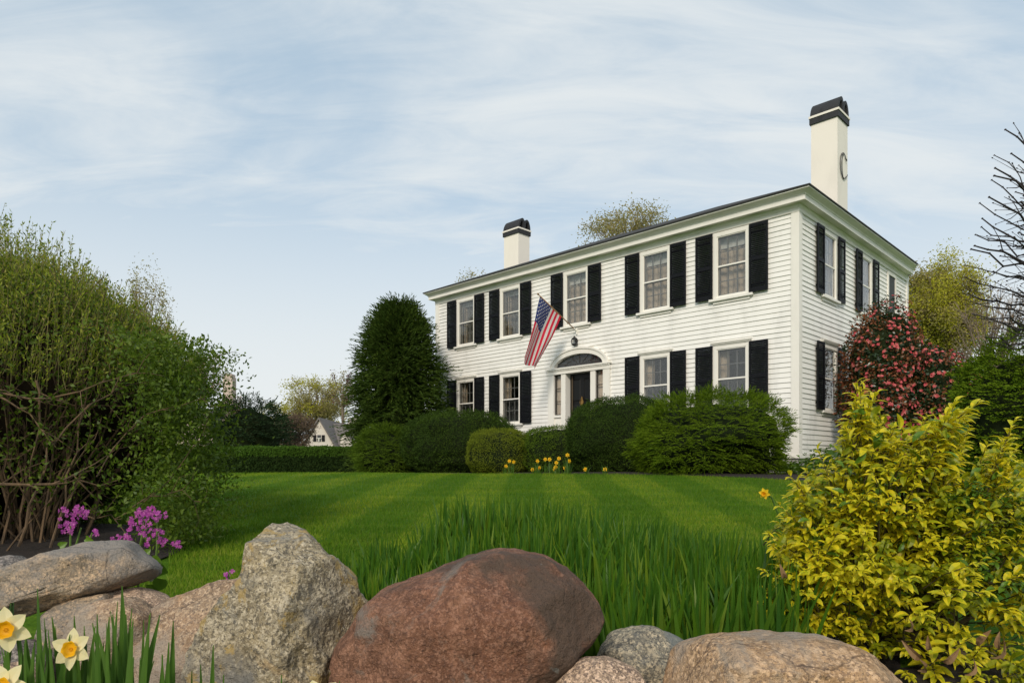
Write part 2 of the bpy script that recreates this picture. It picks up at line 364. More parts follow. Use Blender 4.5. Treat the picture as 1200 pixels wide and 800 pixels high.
# clapboards: one object per course, split round the openings and at butt joints
nrow = 47; ex = (Z1 - Z0) / nrow
def segs(lo, hi, holes):
    r = [(lo, hi)]
    for h0, h1 in holes:
        q = []
        for a, b2 in r:
            if h1 <= a or h0 >= b2: q.append((a, b2)); continue
            if h0 > a: q.append((a, h0))
            if h1 < b2: q.append((h1, b2))
        r = q
    return [s for s in r if s[1] - s[0] > .02]
ex_front = [(-c - .47, -c + .47, zz - .02, zz + WH + .02) for c in winc for zz in (UP, LO) if not (c == winc[2] and zz == LO)] + [(-DC - 1.13, -DC + 1.13, 0, 2.86)]
ex_side = [(c - .47, c + .47, zz - .02, zz + WH + .02) for c in side_c for zz in (UP, LO)] + [(6.28, 7.06, 4.0, 5.6), (6.28, 7.06, 1.3, 2.9)]
ARC_A, ARC_H = .90, .36
rr = random.Random(3); boards = []
for side in (0, 1):
    for r in range(nrow):
        z0 = Z0 + r * ex; z1 = z0 + ex * 1.12; zm = z0 + ex * .5
        hs = [(o[0], o[1]) for o in (ex_side if side else ex_front) if o[2] < zm < o[3]]
        if not side and 2.82 < z0 + ex and z0 < 2.84 + ARC_H + .12:
            q = 1 - (max(z0 - 2.82, 0) / (ARC_H + .135)) ** 2; w = (ARC_A + .12) * math.sqrt(max(q, 0)) if z0 > 2.82 else 1.13
            if w > 0: hs.append((-DC - w, -DC + w))
        for a, b2 in (segs(.14, WID - .02, hs) if side else segs(-LEN + .14, -.14, hs)):
            cuts = [a]
            if b2 - a > 4.5:
                x = a + rr.uniform(1.5, 5.2)
                while x < b2 - 1: cuts.append(x); x += rr.uniform(3.8, 5.8)
            cuts.append(b2)
            for i in range(len(cuts) - 1):
                j = rr.uniform(-.004, .004); t0 = .027 + j; t1 = .006; p, q = cuts[i] + .0012, cuts[i + 1] - .0012
                dz0, dz1 = rr.uniform(-.006, .006), rr.uniform(-.006, .006)
                if side: pts = [(0.001, p, H(z0 + dz0)), (t0, p, H(z0 + dz0)), (t0, q, H(z0 + dz1)), (0.001, q, H(z0 + dz1)), (0.001, p, H(z1)), (t1, p, H(z1)), (t1, q, H(z1)), (0.001, q, H(z1))]
                else: pts = [(p, -t0, H(z0 + dz0)), (q, -t0, H(z0 + dz1)), (q, -.001, H(z0 + dz1)), (p, -.001, H(z0 + dz0)), (p, -t1, H(z1)), (q, -t1, H(z1)), (q, -.001, H(z1)), (p, -.001, H(z1))]
                boards.append(((q - p) * (.45 if side else 1), side, pts))
boards.sort(key=lambda b_: -b_[0]); rest = MB()
for k, (l_, side, pts) in enumerate(boards):
    if k < 299: mb = MB(); mb.hexa(pts); mb.build('clapboard', M['clap'], wall_s if side else wall_f)
    else: rest.hexa(pts)
if rest.v: rest.build('clapboard', M['clap'], wall_f)['kind'] = 'stuff'
# corner boards, frieze, water table
mb = MB(); mb.box(-.14, .042, -.042, 0, H(.22), H(5.64)); mb.box(0, .042, .0005, .14, H(.22), H(5.64)); mb.build('corner_board', M['white'], house)
mb = MB(); mb.box(-LEN - .042, -LEN + .14, -.042, 0, H(.22), H(5.64)); mb.build('corner_board', M['white'], house)
mb = MB(); mb.box(0, .042, WID - .14, WID + .04, H(.22), H(5.64)); mb.build('corner_board', M['white'], house)
mb = MB(); mb.box(-LEN - .05, .05, -.05, 0, H(5.64), H(5.80)); mb.box(0, .05, .0005, WID + .05, H(5.64), H(5.80)); mb.build('frieze', M['white'], house)
mb = MB(); mb.box(-LEN - .05, .052, -.052, 0, H(.16), H(.235)); mb.box(0, .052, .0005, WID + .05, H(.16), H(.235)); mb.build('water_table', M['white'], house)
# cornice: profile (outward e, z) swept round the eaves with mitred corners
prof = [(0.0, 5.72), (.055, 5.72), (.075, 5.76), (.085, 5.80), (.235, 5.80), (.235, 5.795), (.25, 5.795), (.25, 5.90), (.262, 5.905), (.275, 5.93), (.31, 5.95), (.35, 5.972), (.385, 5.985), (.395, 5.985), (.395, 6.01), (0, 6.01)]
def ring(e, z): return [(-LEN - e * .68, -e, H(z)), (e, -e, H(z)), (e, WID - .02 - e * .9, H(z)), (-LEN - e * .68, WID - .02 - e * .9, H(z))]
mb = MB()
for i in range(len(prof) - 1): mb.strip(ring(*prof[i]), ring(*prof[i + 1]), 0, True)
mb.build('cornice', M['white'], house)
# hip roof
e = .42; ez = 6.012; sl_ = .42; hd = (WID + 2 * e) / 2; rz = ez + .035 + hd * sl_
A = ring(e, ez); B_ = ring(e, ez + .03); R1 = (-LEN - e + hd, WID / 2, H(rz)); R2 = (e - hd, WID / 2, H(rz))
mb = MB(); mb.add(A + B_ + [R1, R2], [(3, 2, 1, 0), (0, 1, 5, 4), (1, 2, 6, 5), (2, 3, 7, 6), (3, 0, 4, 7), (4, 5, 9, 8), (5, 6, 9), (6, 7, 8, 9), (7, 4, 8)])
roof = mb.build('roof', M['roof'], house)
# chimneys
def chimney(x0, x1, y0, y1, zt):
    mb = MB(); mb.box(x0, x1, y0, y1, H(6.1), H(zt - .595)); c = mb.build('chimney', M['chimney'], house)
    mb = MB(); q = .035; mb.box(x0 - q, x1 + q, y0 - q, y1 + q, H(zt - .595), H(zt - .44)); mb.build('cap_band', M['capblack'], c)
    q = .05; mb = MB(); mb.box(x0 - q, x1 + q, y0 - q, y1 + q, H(zt - .44), H(zt - .385)); mb.build('cap_ledge', M['chimney'], c)
    w = (y1 - y0) / 2
    for k in range(2):
        mb = MB(); yc = y0 + w * (k + .5); r0 = w / 2 + (.025 if k == 0 else .025); hh = .385
        def arch(r, h, n=14): return [(yc - r, zt - .385)] + [(yc - r * math.cos(PI * i / n) + (.38 * r * math.sin(PI * i / n) ** 1.5 if k == 0 else 0), zt - .385 + h * math.sin(PI * i / n) ** 1.02) for i in range(n + 1)] + [(yc + r, zt - .385)]
        O, I = arch(r0 + (.004 * k), hh - .012 * k), arch(r0 - .085, hh - .1)
        xa, xb = x0 - .02 - .004 * k, x1 + .02 + .004 * k
        mb.strip([(xa, y, H(z)) for y, z in O], [(xb, y, H(z)) for y, z in O])
        mb.strip([(xb, y, H(z)) for y, z in O], [(xb, y, H(z)) for y, z in I])
        mb.strip([(xa, y, H(z)) for y, z in I], [(xa, y, H(z)) for y, z in O])
        mb.strip([(xb, y, H(z)) for y, z in I], [(xa, y, H(z)) for y, z in I])
        mb.build('flue_vault', M['capblack'], c)
    return c
ch_r = chimney(-.83, -.17, 2.9, 3.62, 9.47)
ch_l = chimney(-12.28, -11.52, 2.95, 3.55, 9.22)
mb = MB(); cy, cz = 3.27, 7.72
def carc(ry, rz2, a0, a1, n=22): return [(-.17 + .022, cy + ry * math.cos(a0 + (a1 - a0) * i / n), H(cz + rz2 * math.sin(a0 + (a1 - a0) * i / n))) for i in range(n + 1)]
mb.tube(carc(.235, .33, math.radians(48), math.radians(312)), .011, 5); mb.tube(carc(.12, .31, math.radians(75), math.radians(285)), .012, 5)
mb.tube([(-.15, cy + .157, H(cz + .245)), (-.14, cy + .20, H(cz + .20)), (-.14, cy + .175, H(cz + .165))], [.014, .018, .009], 5)
mb.tube([(-.15, cy + .157, H(cz - .245)), (-.14, cy + .23, H(cz - .20)), (-.14, cy + .25, H(cz - .15))], [.014, .014, .008], 5)
mb.build('letter_c_iron', M['iron_grey'], ch_r)

# ---- windows: local x along the wall, -y outward, z from the bottom of the casing
CW = .465
def casing_mesh():
    mb = MB()
    mb.box(-CW, -.372, -.048, .16, .0, WH); mb.box(.372, CW, -.048, .16, 0, WH); mb.box(-.372, .372, -.046, .16, WH - .10, WH); mb.box(-.372, .372, -.03, .16, 0, .05)
    return mb.mesh('window', M['white'])
def make_window(style, cap):
    w = link('window', casing_mesh(), house)
    mb = MB(); mb.box(-CW - .09, CW + .09, -.105, -.002, -.055, -.001); mb.box(-CW, CW, -.05, -.002, -.12, -.056); mb.build('sill', M['white'], w)
    if cap:
        mb = MB(); mb.hexa([(-CW - .04, -.085, WH + .02), (CW + .04, -.085, WH + .02), (CW + .04, -.001, WH + .02), (-CW - .04, -.001, WH + .02), (-CW - .06, -.105, WH + .06), (CW + .06, -.105, WH + .06), (CW + .06, -.001, WH + .075), (-CW - .06, -.001, WH + .075)])
        mb.box(-CW - .02, CW + .02, -.07, -.001, WH + .0005, WH + .02); mb.build('head_cap', M['white'], w)
    z0, z1 = .05, WH - .10; zm = (z0 + z1) / 2
    mb = MB(); f = .022
    mb.box(-.372, -.372 + f, -.030, -.012, z0, z1); mb.box(.372 - f, .372, -.030, -.012, z0, z1); mb.box(-.372 + f, .372 - f, -.030, -.012, z0, z0 + f); mb.box(-.372 + f, .372 - f, -.030, -.012, z1 - f, z1)
    mb.box(-.372 + f, .372 - f, -.034, -.010, zm - .018, zm + .018); mb.build('storm_frame', M['white'], w)
    for za, zb, yy in ((z0 + f, zm - .018, -.024), (zm + .018, z1 - f, -.018)): mb = MB(); mb.box(-.372 + f, .372 - f, yy, yy + .003, za, zb); mb.build('storm_pane', M['glass'], w)
    mb = MB(); gx = .35; t = .011
    for (a, b2, yy) in ((z0 + .02, zm, .035), (zm, z1 - .02, .02)):
        for q in (-gx / 3, gx / 3): mb.box(q - t, q + t, yy, yy + .02, a + .03, b2 - .03)
        mb.box(-gx + .03, gx - .03, yy + .001, yy + .019, (a + b2) / 2 - t, (a + b2) / 2 + t)
        mb.box(-gx, -gx + .03, yy - .002, yy + .022, a, b2); mb.box(gx - .03, gx, yy - .002, yy + .022, a, b2)
        mb.box(-gx + .03, gx - .03, yy - .002, yy + .022, a, a + .03); mb.box(-gx + .03, gx - .03, yy - .002, yy + .022, b2 - .03, b2)
    mb.build('sash', M['sash'], w)
    pw, ph = (2 * gx - .06) / 3 , (zm - z0 - .08) / 2
    mb = MB(); mb.box(-pw / 2, pw / 2, -.0015, .0015, -ph / 2, ph / 2); pm = mb.mesh('pane', M['glass'])
    for (a, b2, yy) in ((z0 + .02, zm, .045), (zm, z1 - .02, .03)):
        for i in (-1, 0, 1):
            for j in (-1, 1): link('pane', pm, w, (i * pw, yy, (a + b2) / 2 + j * ph * .5), (random.uniform(-.004, .004), 0, random.uniform(-.004, .004)))
    # curtains
    def drape(x0, x1, za, zb, mat, amp=.018, y=.20, k=40):
        mb = MB(); n = 50; A = []; B = []
        for i in range(n + 1):
            x = x0 + (x1 - x0) * i / n; yy = y + amp * math.sin(x * k + math.sin(x * 9) * 1.5)
            A.append((x, yy, za)); B.append((x, yy, zb))
        mb.strip(A, B); return mb.build('curtain', mat, w, smooth=True)
    if style == 'full':
        drape(-.38, .38, z0, z1, M['curtain'], .02); drape(-.37, .37, z1 - .26, z1, M['valance'], .006, .165, 20)
    elif style == 'parted':
        drape(-.38, -.17, z0, z1, M['curtain'], .028, .19, 46); drape(.24, .38, z0, z1, M['curtain'], .025, .19, 46); drape(-.37, .37, z0, z1, M['sheer'], .01, .24, 30); drape(-.37, .37, z1 - .16, z1, M['valance'], .006, .165, 20)
    elif style == 'left': drape(-.38, -.20, z0, z1, M['curtain'], .02)
    elif style == 'half':
        drape(-.38, -.16, zm, z1, M['curtain'], .02); drape(-.37, .37, z0, zm + .02, M['screen'], .012)
    return w
def shutter_mesh(w, h):
    mb = MB(); a = .045; t0, t1 = -.10, -.066
    mb.box(0, a, t0, t1, 0, h); mb.box(w - a, w, t0, t1, 0, h)
    for z, q in ((0, .09), (h * .46, .075), (h - .07, .07)): mb.box(a, w - a, t0 + .002, t1 - .002, z, z + q)
    for z in (.15, h - .2): mb.box(.02, w - .02, t1, -.03, z, z + .04)
    lv = MB()
    for z0, z1 in ((.09, h * .46), (h * .46 + .075, h - .07)):
        k = int((z1 - z0) / .042)
        for i in range(k):
            z = z0 + (i + .5) * (z1 - z0) / k
            lv.hexa([(a, t0 + .006, z - .02), (w - a, t0 + .006, z - .02), (w - a, t0 + .012, z - .02), (a, t0 + .012, z - .02), (a, t1 - .008, z + .016), (w - a, t1 - .008, z + .016), (w - a, t1 - .002, z + .016), (a, t1 - .002, z + .016)])
    return mb.mesh('shutter', M['black']), lv.mesh('louvers', M['black'])
sm_f = shutter_mesh(.45, 1.59); sm_s = shutter_mesh(.42, 1.59)
def shutters(sm, w, place):
    for s in (-1, 1):
        x = -CW - .003 - w if s < 0 else CW + .003
        loc, rot = place(x); o = link('shutter', sm[0], house, loc, rot); link('louvers', sm[1], o)
protos = {('full', False): make_window('full', False), ('parted', False): make_window('parted', False), ('left', True): make_window('left', True), ('half', True): make_window('half', True), ('none', False): make_window('none', False)}
used = set()
def put_window(kind, loc, rz):
    p = protos[kind]
    if kind not in used: used.add(kind); p.location = loc; p.rotation_euler = (0, 0, rz); return p
    return copy_tree(p, house, loc, rz)
for i, c in enumerate(winc):
    put_window(('parted' if i > 2 else 'full', False), (-c, 0, H(UP)), 0); shutters(sm_f, .45, lambda x: ((-c + x, 0, H(UP)), (0, 0, 0)))
    if i != 2: put_window(('half', True) , (-c, 0, H(LO)), 0); shutters(sm_f, .45, lambda x: ((-c + x, 0, H(LO)), (0, 0, 0)))
for c in side_c:
    for zz, kd in ((UP, ('none', False)), (LO, ('left', True))):
        put_window(kd, (0, c, H(zz)), PI / 2); shutters(sm_s, .42, lambda x: ((0, c + x, H(zz)), (0, 0, PI / 2)))
for zz in (4.0, 1.3):
    mb = MB(); mb.box(0, .048, 6.28, 6.36, H(zz), H(zz + 1.6)); mb.box(0, .048, 6.98, 7.06, H(zz), H(zz + 1.6)); mb.box(0, .046, 6.36, 6.98, H(zz + 1.5), H(zz + 1.6)); mb.box(0, .05, 6.36, 6.98, H(zz), H(zz + .1))
    w = mb.build('window', M['white'], house)
    mb = MB(); mb.box(.012, .02, 6.36, 6.98, H(zz + .1), H(zz + 1.5)); mb.build('insect_screen', M['screen'], w)

# ---- entrance
dr = empty('doorway', (-DC, 0, H(0)), 0, house)
def dbox(name, lst, mat):
    mb = MB()
    for q in lst: mb.box(*q)
    return mb.build(name, mat, dr)
dbox('pilaster', [(-1.13, -.90, -.07, .16, .22, 2.66)], M['white']); dbox('pilaster', [(.90, 1.13, -.07, .16, .22, 2.66)], M['white'])
dbox('pilaster', [(-.625, -.455, -.06, .30, .22, 2.66)], M['white']); dbox('pilaster', [(.455, .625, -.06, .30, .22, 2.66)], M['white'])
dbox('entablature', [(-1.15, 1.15, -.085, .30, 2.661, 2.76), (-1.18, 1.18, -.13, .05, 2.80, 2.84)], M['white'])
mb = MB()
for i in range(38): x = -1.13 + i * .0605; mb.box(x, x + .035, -.115, -.06, 2.761, 2.80)
mb.box(-1.12, 1.12, -.06, .05, 2.761, 2.7995); mb.build('dentil_moulding', M['white'], dr)
nA = 30
def ell(a, h, t): return (a * math.cos(t), 2.84 + h * math.sin(t))
mb = MB(); out_, in_ = [ell(ARC_A + .155, ARC_H + .165, PI * i / nA) for i in range(nA + 1)], [ell(ARC_A - .01, ARC_H - .01, PI * i / nA) for i in range(nA + 1)]
for yy0, yy1, O, I in ((-.075, -.0, out_, in_), (-.1, -.0755, [ell(ARC_A + .17, ARC_H + .18, PI * i / nA) for i in range(nA + 1)], [ell(ARC_A + .115, ARC_H + .125, PI * i / nA) for i in range(nA + 1)])):
    mb.strip([(x, yy0, z) for x, z in O], [(x, yy0, z) for x, z in I]); mb.strip([(x, .1, z) for x, z in O], [(x, yy0, z) for x, z in O]); mb.strip([(x, yy0, z) for x, z in I], [(x, .12, z) for x, z in I])
arch = mb.build('arch_casing', M['white'], dr)
mb = MB(); mb.add([(x, .035, z) for x, z in in_], [tuple(range(nA + 1))]); fan = mb.build('fanlight', M['glass'], dr)
mb = MB(); mb.add([(x, .07, z) for x, z in in_], [tuple(range(nA + 1))]); mb.build('fan_dark_backing', M['screen'], fan)  # added dark sheet standing in for the unlit space behind the glass
mb = MB()
for k in range(1, 8):
    t = PI * k / 8; mb.tube([(ell(.2, .1, t)[0], .022, ell(.2, .1, t)[1]), (ell(ARC_A, ARC_H, t)[0], .022, ell(ARC_A, ARC_H, t)[1])], .009, 4)
for s_ in (.22, .62): mb.tube([(ell(ARC_A * s_, ARC_H * s_, PI * i / 16)[0], .022, ell(ARC_A * s_, ARC_H * s_, PI * i / 16)[1]) for i in range(17)], .007, 4)
mb.build('fan_tracery', M['leaded'], fan)
for s in (-1, 1):
    x0, x1 = (-.90, -.625) if s < 0 else (.625, .90)
    mb = MB(); mb.box(x0, x0 + .02, -.01, .05, 1.47, 2.66); mb.box(x1 - .02, x1, -.01, .05, 1.47, 2.66); mb.box(x0 + .02, x1 - .02, -.01, .05, 2.63, 2.66); mb.box(x0 + .02, x1 - .02, -.01, .05, 1.47, 1.50)
    for k in (1, 2): z = 1.5 + k * .377; mb.box(x0 + .02, x1 - .02, .001, .03, z - .012, z + .012)
    sd_ = mb.build('sidelight', M['leaded'], dr)
    for k in range(3): mb = MB(); mb.box(x0 + .02, x1 - .02, .033, .036, 1.5 + k * .377 + .012, 1.5 + (k + 1) * .377 - .012); mb.build('pane', M['glass'], sd_)
    mb = MB(); mb.strip([(x0 + .02 + .0117 * i, .1 + .008 * (i % 2), 1.47) for i in range(21)], [(x0 + .02 + .0117 * i, .1 + .008 * (i % 2), 2.66) for i in range(21)]); mb.build('curtain', M['curtain'], sd_)
    mb = MB(); mb.box(x0, x1, -.03, .16, .22, 1.40); mb.box(x0, x1, -.075, .16, 1.401, 1.469); mb.box(x0 + .05, x1 - .05, -.045, -.031, .4, 1.3); mb.build('side_panel', M['white'], dr)
mb = MB(); mb.box(-.455, .455, .16, .205, .30, 2.655)
door = mb.build('door', M['blackdoor'], dr)
for x in (-.39, .06):
    for z0, z1 in ((.45, 1.05), (1.15, 1.75), (1.85, 2.5)):
        mb = MB(); w = .33; mb.hexa([(x, .159, z0), (x + w, .159, z0), (x + w, .159, z1), (x, .159, z1), (x + .04, .14, z0 + .04), (x + w - .04, .14, z0 + .04), (x + w - .04, .14, z1 - .04), (x + .04, .14, z1 - .04)]); mb.build('panel', M['blackdoor'], door)
mb = MB(); k = .1; mb.hexa([(-.045, .13, 1.84), (.045, .13, 1.84), (.045, .139, 1.84), (-.045, .139, 1.84), (-.012, .125, 1.98), (.012, .125, 1.98), (.012, .139, 1.98), (-.012, .139, 1.98)])
mb.hexa([(-.02, .127, 1.70), (.02, .127, 1.70), (.02, .139, 1.70), (-.02, .139, 1.70), (-.045, .13, 1.839), (.045, .13, 1.839), (.045, .139, 1.839), (-.045, .139, 1.839)])
mb.tube([(.06 * math.cos(t * PI / 6), .118, 1.82 + .09 * math.sin(t * PI / 6)) for t in range(13)], .009, 5); mb.build('knocker', M['brass'], door)
mb = MB(); mb.tube([(.38, .16, 1.3), (.38, .11, 1.3), (.38, .10, 1.3), (.38, .085, 1.3)], [.015, .015, .035, .03], 8); mb.build('handle', M['brass'], door)
mb = MB(); mb.box(-.37, -.34, .12, .139, .30, 2.60); mb.build('storm_door_edge', M['leaded2'], door)
mb = MB(); mb.box(-1.2, 1.2, -1.0, -.08, -.25, .05); mb.box(-1.0, 1.0, -.62, -.08, .0505, .22); mb.build('doorstep', M['granite_base'], dr)
# wall lantern over the arch
ln = empty('lantern', (-6.32, 0, H(3.40)), 0, house)
mb = MB(); mb.lathe([(.0, .0), (.05, .02), (.075, .05), (.085, .06)], 10, (0, -.12)); mb.lathe([(.095, .20), (.07, .235), (.03, .26), (.02, .30), (0, .305)], 10, (0, -.12)); mb.tube([(0, -.03, .12), (0, -.06, .14), (0, -.08, .24), (0, -.12, .30)], .012, 6); mb.box(-.04, .04, -.035, 0, .05, .2)
for k in range(6): q = k * PI / 3; mb.tube([(.085 * math.cos(q), -.12 + .085 * math.sin(q), .06), (.092 * math.cos(q), -.12 + .092 * math.sin(q), .2)], .008, 4)
mb.build('lantern_frame', M['iron'], ln)
mb = MB(); mb.lathe([(.078, .06), (.085, .2)], 12, (0, -.12)); mb.build('lantern_glass', M['glass'], ln)

# ------------------------------------------------------------------ flag
def flatmat(name, col, trans=.25):
    m, n, b = newmat(name); f = nz(n, texco(n), 14, 3); n.links.new(mixc(n, f, col, tuple(x * .85 for x in col)), b.inputs['Base Color']); b.inputs['Roughness'].default_value = .8
    t = N(n, 'ShaderNodeBsdfTranslucent'); t.inputs[0].default_value = (*col, 1); ms = N(n, 'ShaderNodeMixShader'); ms.inputs[0].default_value = trans
    n.links.new(b.outputs[0], ms.inputs[1]); n.links.new(t.outputs[0], ms.inputs[2]); n.links.new(ms.outputs[0], n.nodes['Material Output'].inputs[0]); return m
M['fred'] = flatmat('flag_red', (.72, .014, .055)); M['fwhite'] = flatmat('flag_white', (.78, .75, .72)); M['fblue'] = flatmat('flag_blue', (.025, .045, .19))
pb = np.array([*hw(-6.3, -.04), 3.84]); nF = np.array([-LY[0], -LY[1], 0])
def pole(s): return pb + nF * s + np.array([0, 0, 1]) * s * .47
flag = empty('flag', pb); tag(flag, 'American flag hanging from an angled wooden pole above the front door', 'flag')
fl = lambda p: tuple(np.asarray(p) - pb)
mb = MB(); mb.tube([fl(pole(0)), fl(pole(.8)), fl(pole(1.62))], [.017, .016, .014], 8); mb.build('pole', M['wood_pole'], flag, smooth=True)
mb = MB(); mb.tube([fl(pole(1.615)), fl(pole(1.63)), fl(pole(1.66)), fl(pole(1.68))], [.012, .026, .024, .004], 8); mb.build('finial', M['brass'], flag, smooth=True)
mb = MB(); mb.tube([fl(pole(-.03)), fl(pole(.14))], [.028, .026], 8); mb.tube([fl(pole(0) + np.array([0, 0, .09])), fl(pole(0) - np.array([0, 0, .09]))], .03, 6); mb.build('bracket', M['white'], flag)
def cloth(u, v):
    h = pole(1.56 - u * .88)
    fx = -.46 - .27 * u; fz = -1.66 + .16 * u
    # the fly end gathers and ripples
    p = h + np.array([fx * v, 0.10 * v, fz * v - .10 * u * math.sin(v * PI) * 0])
    ph = u * 7.6 + v * 2.3
    amp = .085 * min(1, v * 2.2 + .08)
    nrm = np.array([.62, -.75, .1])
    return p + nrm * amp * math.sin(ph) + np.array([.0, .0, -.05 * v * math.sin(u * 5)])
nu, nv = 39, 44
V = [fl(cloth(i / nu, j / nv)) for j in range(nv + 1) for i in range(nu + 1)]; Q = []; mi = []
for j in range(nv):
    for i in range(nu):
        Q.append((j * (nu + 1) + i, j * (nu + 1) + i + 1, (j + 1) * (nu + 1) + i + 1, (j + 1) * (nu + 1) + i))
        stripe = i // 3; mi.append(2 if (i < 21 and j < 17.6) else (0 if stripe % 2 == 0 else 1))
cl = link('flag_cloth', np_mesh('flag_cloth', np.array(V), np.array(Q), [M['fred'], M['fwhite'], M['fblue']], mi, True), flag)
mb = MB(); CU, CV = 21 / 39, 17.6 / 44
for r in range(9):
    for c in range(6 if r % 2 == 0 else 5):
        u0 = CU * (r + 1) / 10; v0 = CV * ((2 * c + (1 if r % 2 == 0 else 2))) / 12
        for sgn in (-1, 1):
            p0 = cloth(u0, v0); du = (cloth(u0 + .01, v0) - p0) / .01; dvv = (cloth(u0, v0 + .01) - p0) / .01; nn = unit(np.cross(du, dvv)) * .006 * sgn
            pts = []
            for k in range(10):
                q = PI * k / 5; rad = .030 if k % 2 == 0 else .012
                pts.append(fl(p0 + nn + unit(du) * rad * math.cos(q) + unit(dvv) * rad * math.sin(q)))
            mb.add(pts + [fl(p0 + nn)], [(k, (k + 1) % 10, 10) for k in range(10)])
mb.build('stars', M['fwhite'], cl)

# ------------------------------------------------------------------ vegetation materials
M['core'] = leafmat('painted_shade_core', [(.010, .016, .006), (.016, .022, .008)], 0, .9, .05)  # near-black solid cores; the shade between leaves is put into their colour
M['yew'] = leafmat('dark_yew_leaf', [(.026, .054, .010), (.052, .090, .013), (.085, .125, .017)], .2, .7, .06, 1.3, (.042, .072, .012))
M['box'] = leafmat('dark_box_leaf', [(.022, .046, .007), (.042, .078, .010), (.068, .108, .014)], .2, .7, .06, 1.5, (.036, .066, .011))
M['boxl'] = leafmat('light_box_leaf', [(.080, .115, .012), (.135, .175, .015), (.19, .22, .020)], .25, .7, .06, 2, (.15, .18, .018))
M['boxm'] = leafmat('mid_box_leaf', [(.044, .084, .008), (.078, .135, .011), (.115, .17, .014)], .25, .7, .06, 2, (.085, .14, .013))
M['juni'] = leafmat('bright_juniper_spray', [(.048, .098, .006), (.095, .16, .009), (.16, .23, .013)], .25, .7, .06, 1.6, (.095, .15, .007))
M['hedge'] = leafmat('hedge_leaf', [(.018, .038, .010), (.028, .055, .013), (.038, .065, .015)], .2, .7, .06)
M['hedget'] = leafmat('hedge_top_leaf', [(.055, .12, .014), (.08, .155, .02)], .25, .7, .06)  # lighter green leaves along the top of the hedge
M['privet'] = leafmat('privet_leaf', [(.05, .095, .008), (.085, .145, .011), (.13, .19, .016), (.06, .11, .009)], .35, .5, .3)
M['privety'] = leafmat('privet_shoot_leaf', [(.19, .26, .016), (.27, .33, .024), (.34, .31, .06)], .4, .5, .25)
M['bushcore'] = leafmat('painted_shade_bush_core', [(.020, .014, .009), (.034, .024, .014), (.028, .026, .012)], 0, .9, .05); M['twig'] = barkmat('privet_bark', (.15, .092, .046), (.05, .032, .018), 25)  # bushcore: solid inside the privet, its inner shade put into the dark colour
M['shootbark'] = barkmat('green_shoot_bark', (.22, .20, .06), (.14, .11, .045), 30); M['gstem'] = barkmat('olive_young_bark', (.10, .085, .03), (.05, .035, .015), 30); M['bark'] = barkmat('grey_brown_bark', (.10, .075, .055), (.04, .03, .024))
M['darkbark'] = barkmat('dark_wet_bark', (.045, .036, .036), (.018, .014, .015), 30)
M['cam'] = leafmat('camellia_leaf', [(.012, .030, .010), (.022, .045, .014), (.035, .055, .016)], .12, .32, .5)
M['camr'] = leafmat('bronze_leaf', [(.17, .045, .025), (.27, .095, .035), (.11, .06, .02)], .25, .4, .4)
M['camf'] = leafmat('red_petal', [(.46, .04, .06), (.56, .09, .11), (.66, .21, .20), (.50, .13, .09)], .25, .6, .2)
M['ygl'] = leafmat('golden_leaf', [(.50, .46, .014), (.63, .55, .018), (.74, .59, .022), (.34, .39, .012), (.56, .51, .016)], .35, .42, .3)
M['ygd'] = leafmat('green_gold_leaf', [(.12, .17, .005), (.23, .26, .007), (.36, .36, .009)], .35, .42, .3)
M['gl'] = leafmat('green_leaf', [(.07, .15, .012), (.12, .22, .018)], .3, .4, .35)
M['iris'] = leafmat('iris_blade', [(.022, .075, .008), (.034, .10, .008), (.055, .135, .010), (.028, .09, .008), (.075, .16, .008), (.040, .11, .008), (.14, .21, .014), (.035, .10, .008)], .3, .45, .2)
M['grassb'] = leafmat('grass_blade', [(.060, .140, .009), (.088, .178, .011), (.115, .21, .014), (.15, .23, .022), (.19, .24, .045)], .3, .7, .05)
m = M['grassb']; n = m.node_tree; mw, stk, pat = mow(n); b = n.nodes['Principled BSDF']; c0 = b.inputs['Base Color'].links[0].from_socket
c = mixc(n, mw, mixc(n, 1, c0, (.76, .83, .8), 'MULTIPLY'), mixc(n, 1, c0, (1.36, 1.18, 1.15), 'MULTIPLY')); c = mixc(n, stk, mixc(n, 1, c, (.66, .76, .7), 'MULTIPLY'), c); c = mixc(n, pat, c, mixc(n, 1, c, (1.25, 1.1, 1.), 'MULTIPLY')); n.links.new(c, b.inputs['Base Color'])
M['daffleaf'] = leafmat('daffodil_leaf', [(.05, .115, .016), (.08, .16, .022), (.06, .13, .018)], .3, .4, .35)
M['dpet'] = leafmat('pale_yellow_petal', [(.78, .68, .36), (.82, .73, .44)], .35, .6, .2)
M['dcor'] = leafmat('orange_yellow_corona', [(.80, .38, .008), (.85, .45, .012)], .3, .5, .2)
M['dyel'] = leafmat('bright_yellow_petal', [(.80, .50, .012), (.85, .58, .03)], .3, .6, .2)
M['purple'] = leafmat('purple_petal', [(.22, .02, .20), (.36, .05, .28), (.50, .14, .38), (.28, .03, .26)], .35, .6, .2)
M['stemg'] = leafmat('green_stem', [(.10, .17, .03)], .1, .5, .3)
M['dead'] = leafmat('dry_leaf', [(.20, .11, .05), (.30, .19, .10)], .2, .8, .1)
M['farolive'] = leafmat('budding_leaf_olive', [(.24, .22, .07), (.32, .29, .10), (.36, .29, .14)], .4, .7, .1)
M['farygreen'] = leafmat('budding_leaf_yellow_green', [(.33, .34, .03), (.44, .42, .04), (.50, .45, .08)], .4, .7, .1)
M['farplum'] = leafmat('plum_leaf', [(.10, .035, .04), (.15, .06, .06)], .3, .7, .1)
M['fargreen'] = leafmat('far_evergreen', [(.020, .04, .016), (.03, .055, .02)], .15, .7, .1)
M['farpink'] = leafmat('dry_twig_tips', [(.26, .17, .11), (.33, .23, .15)], .3, .8, .1)
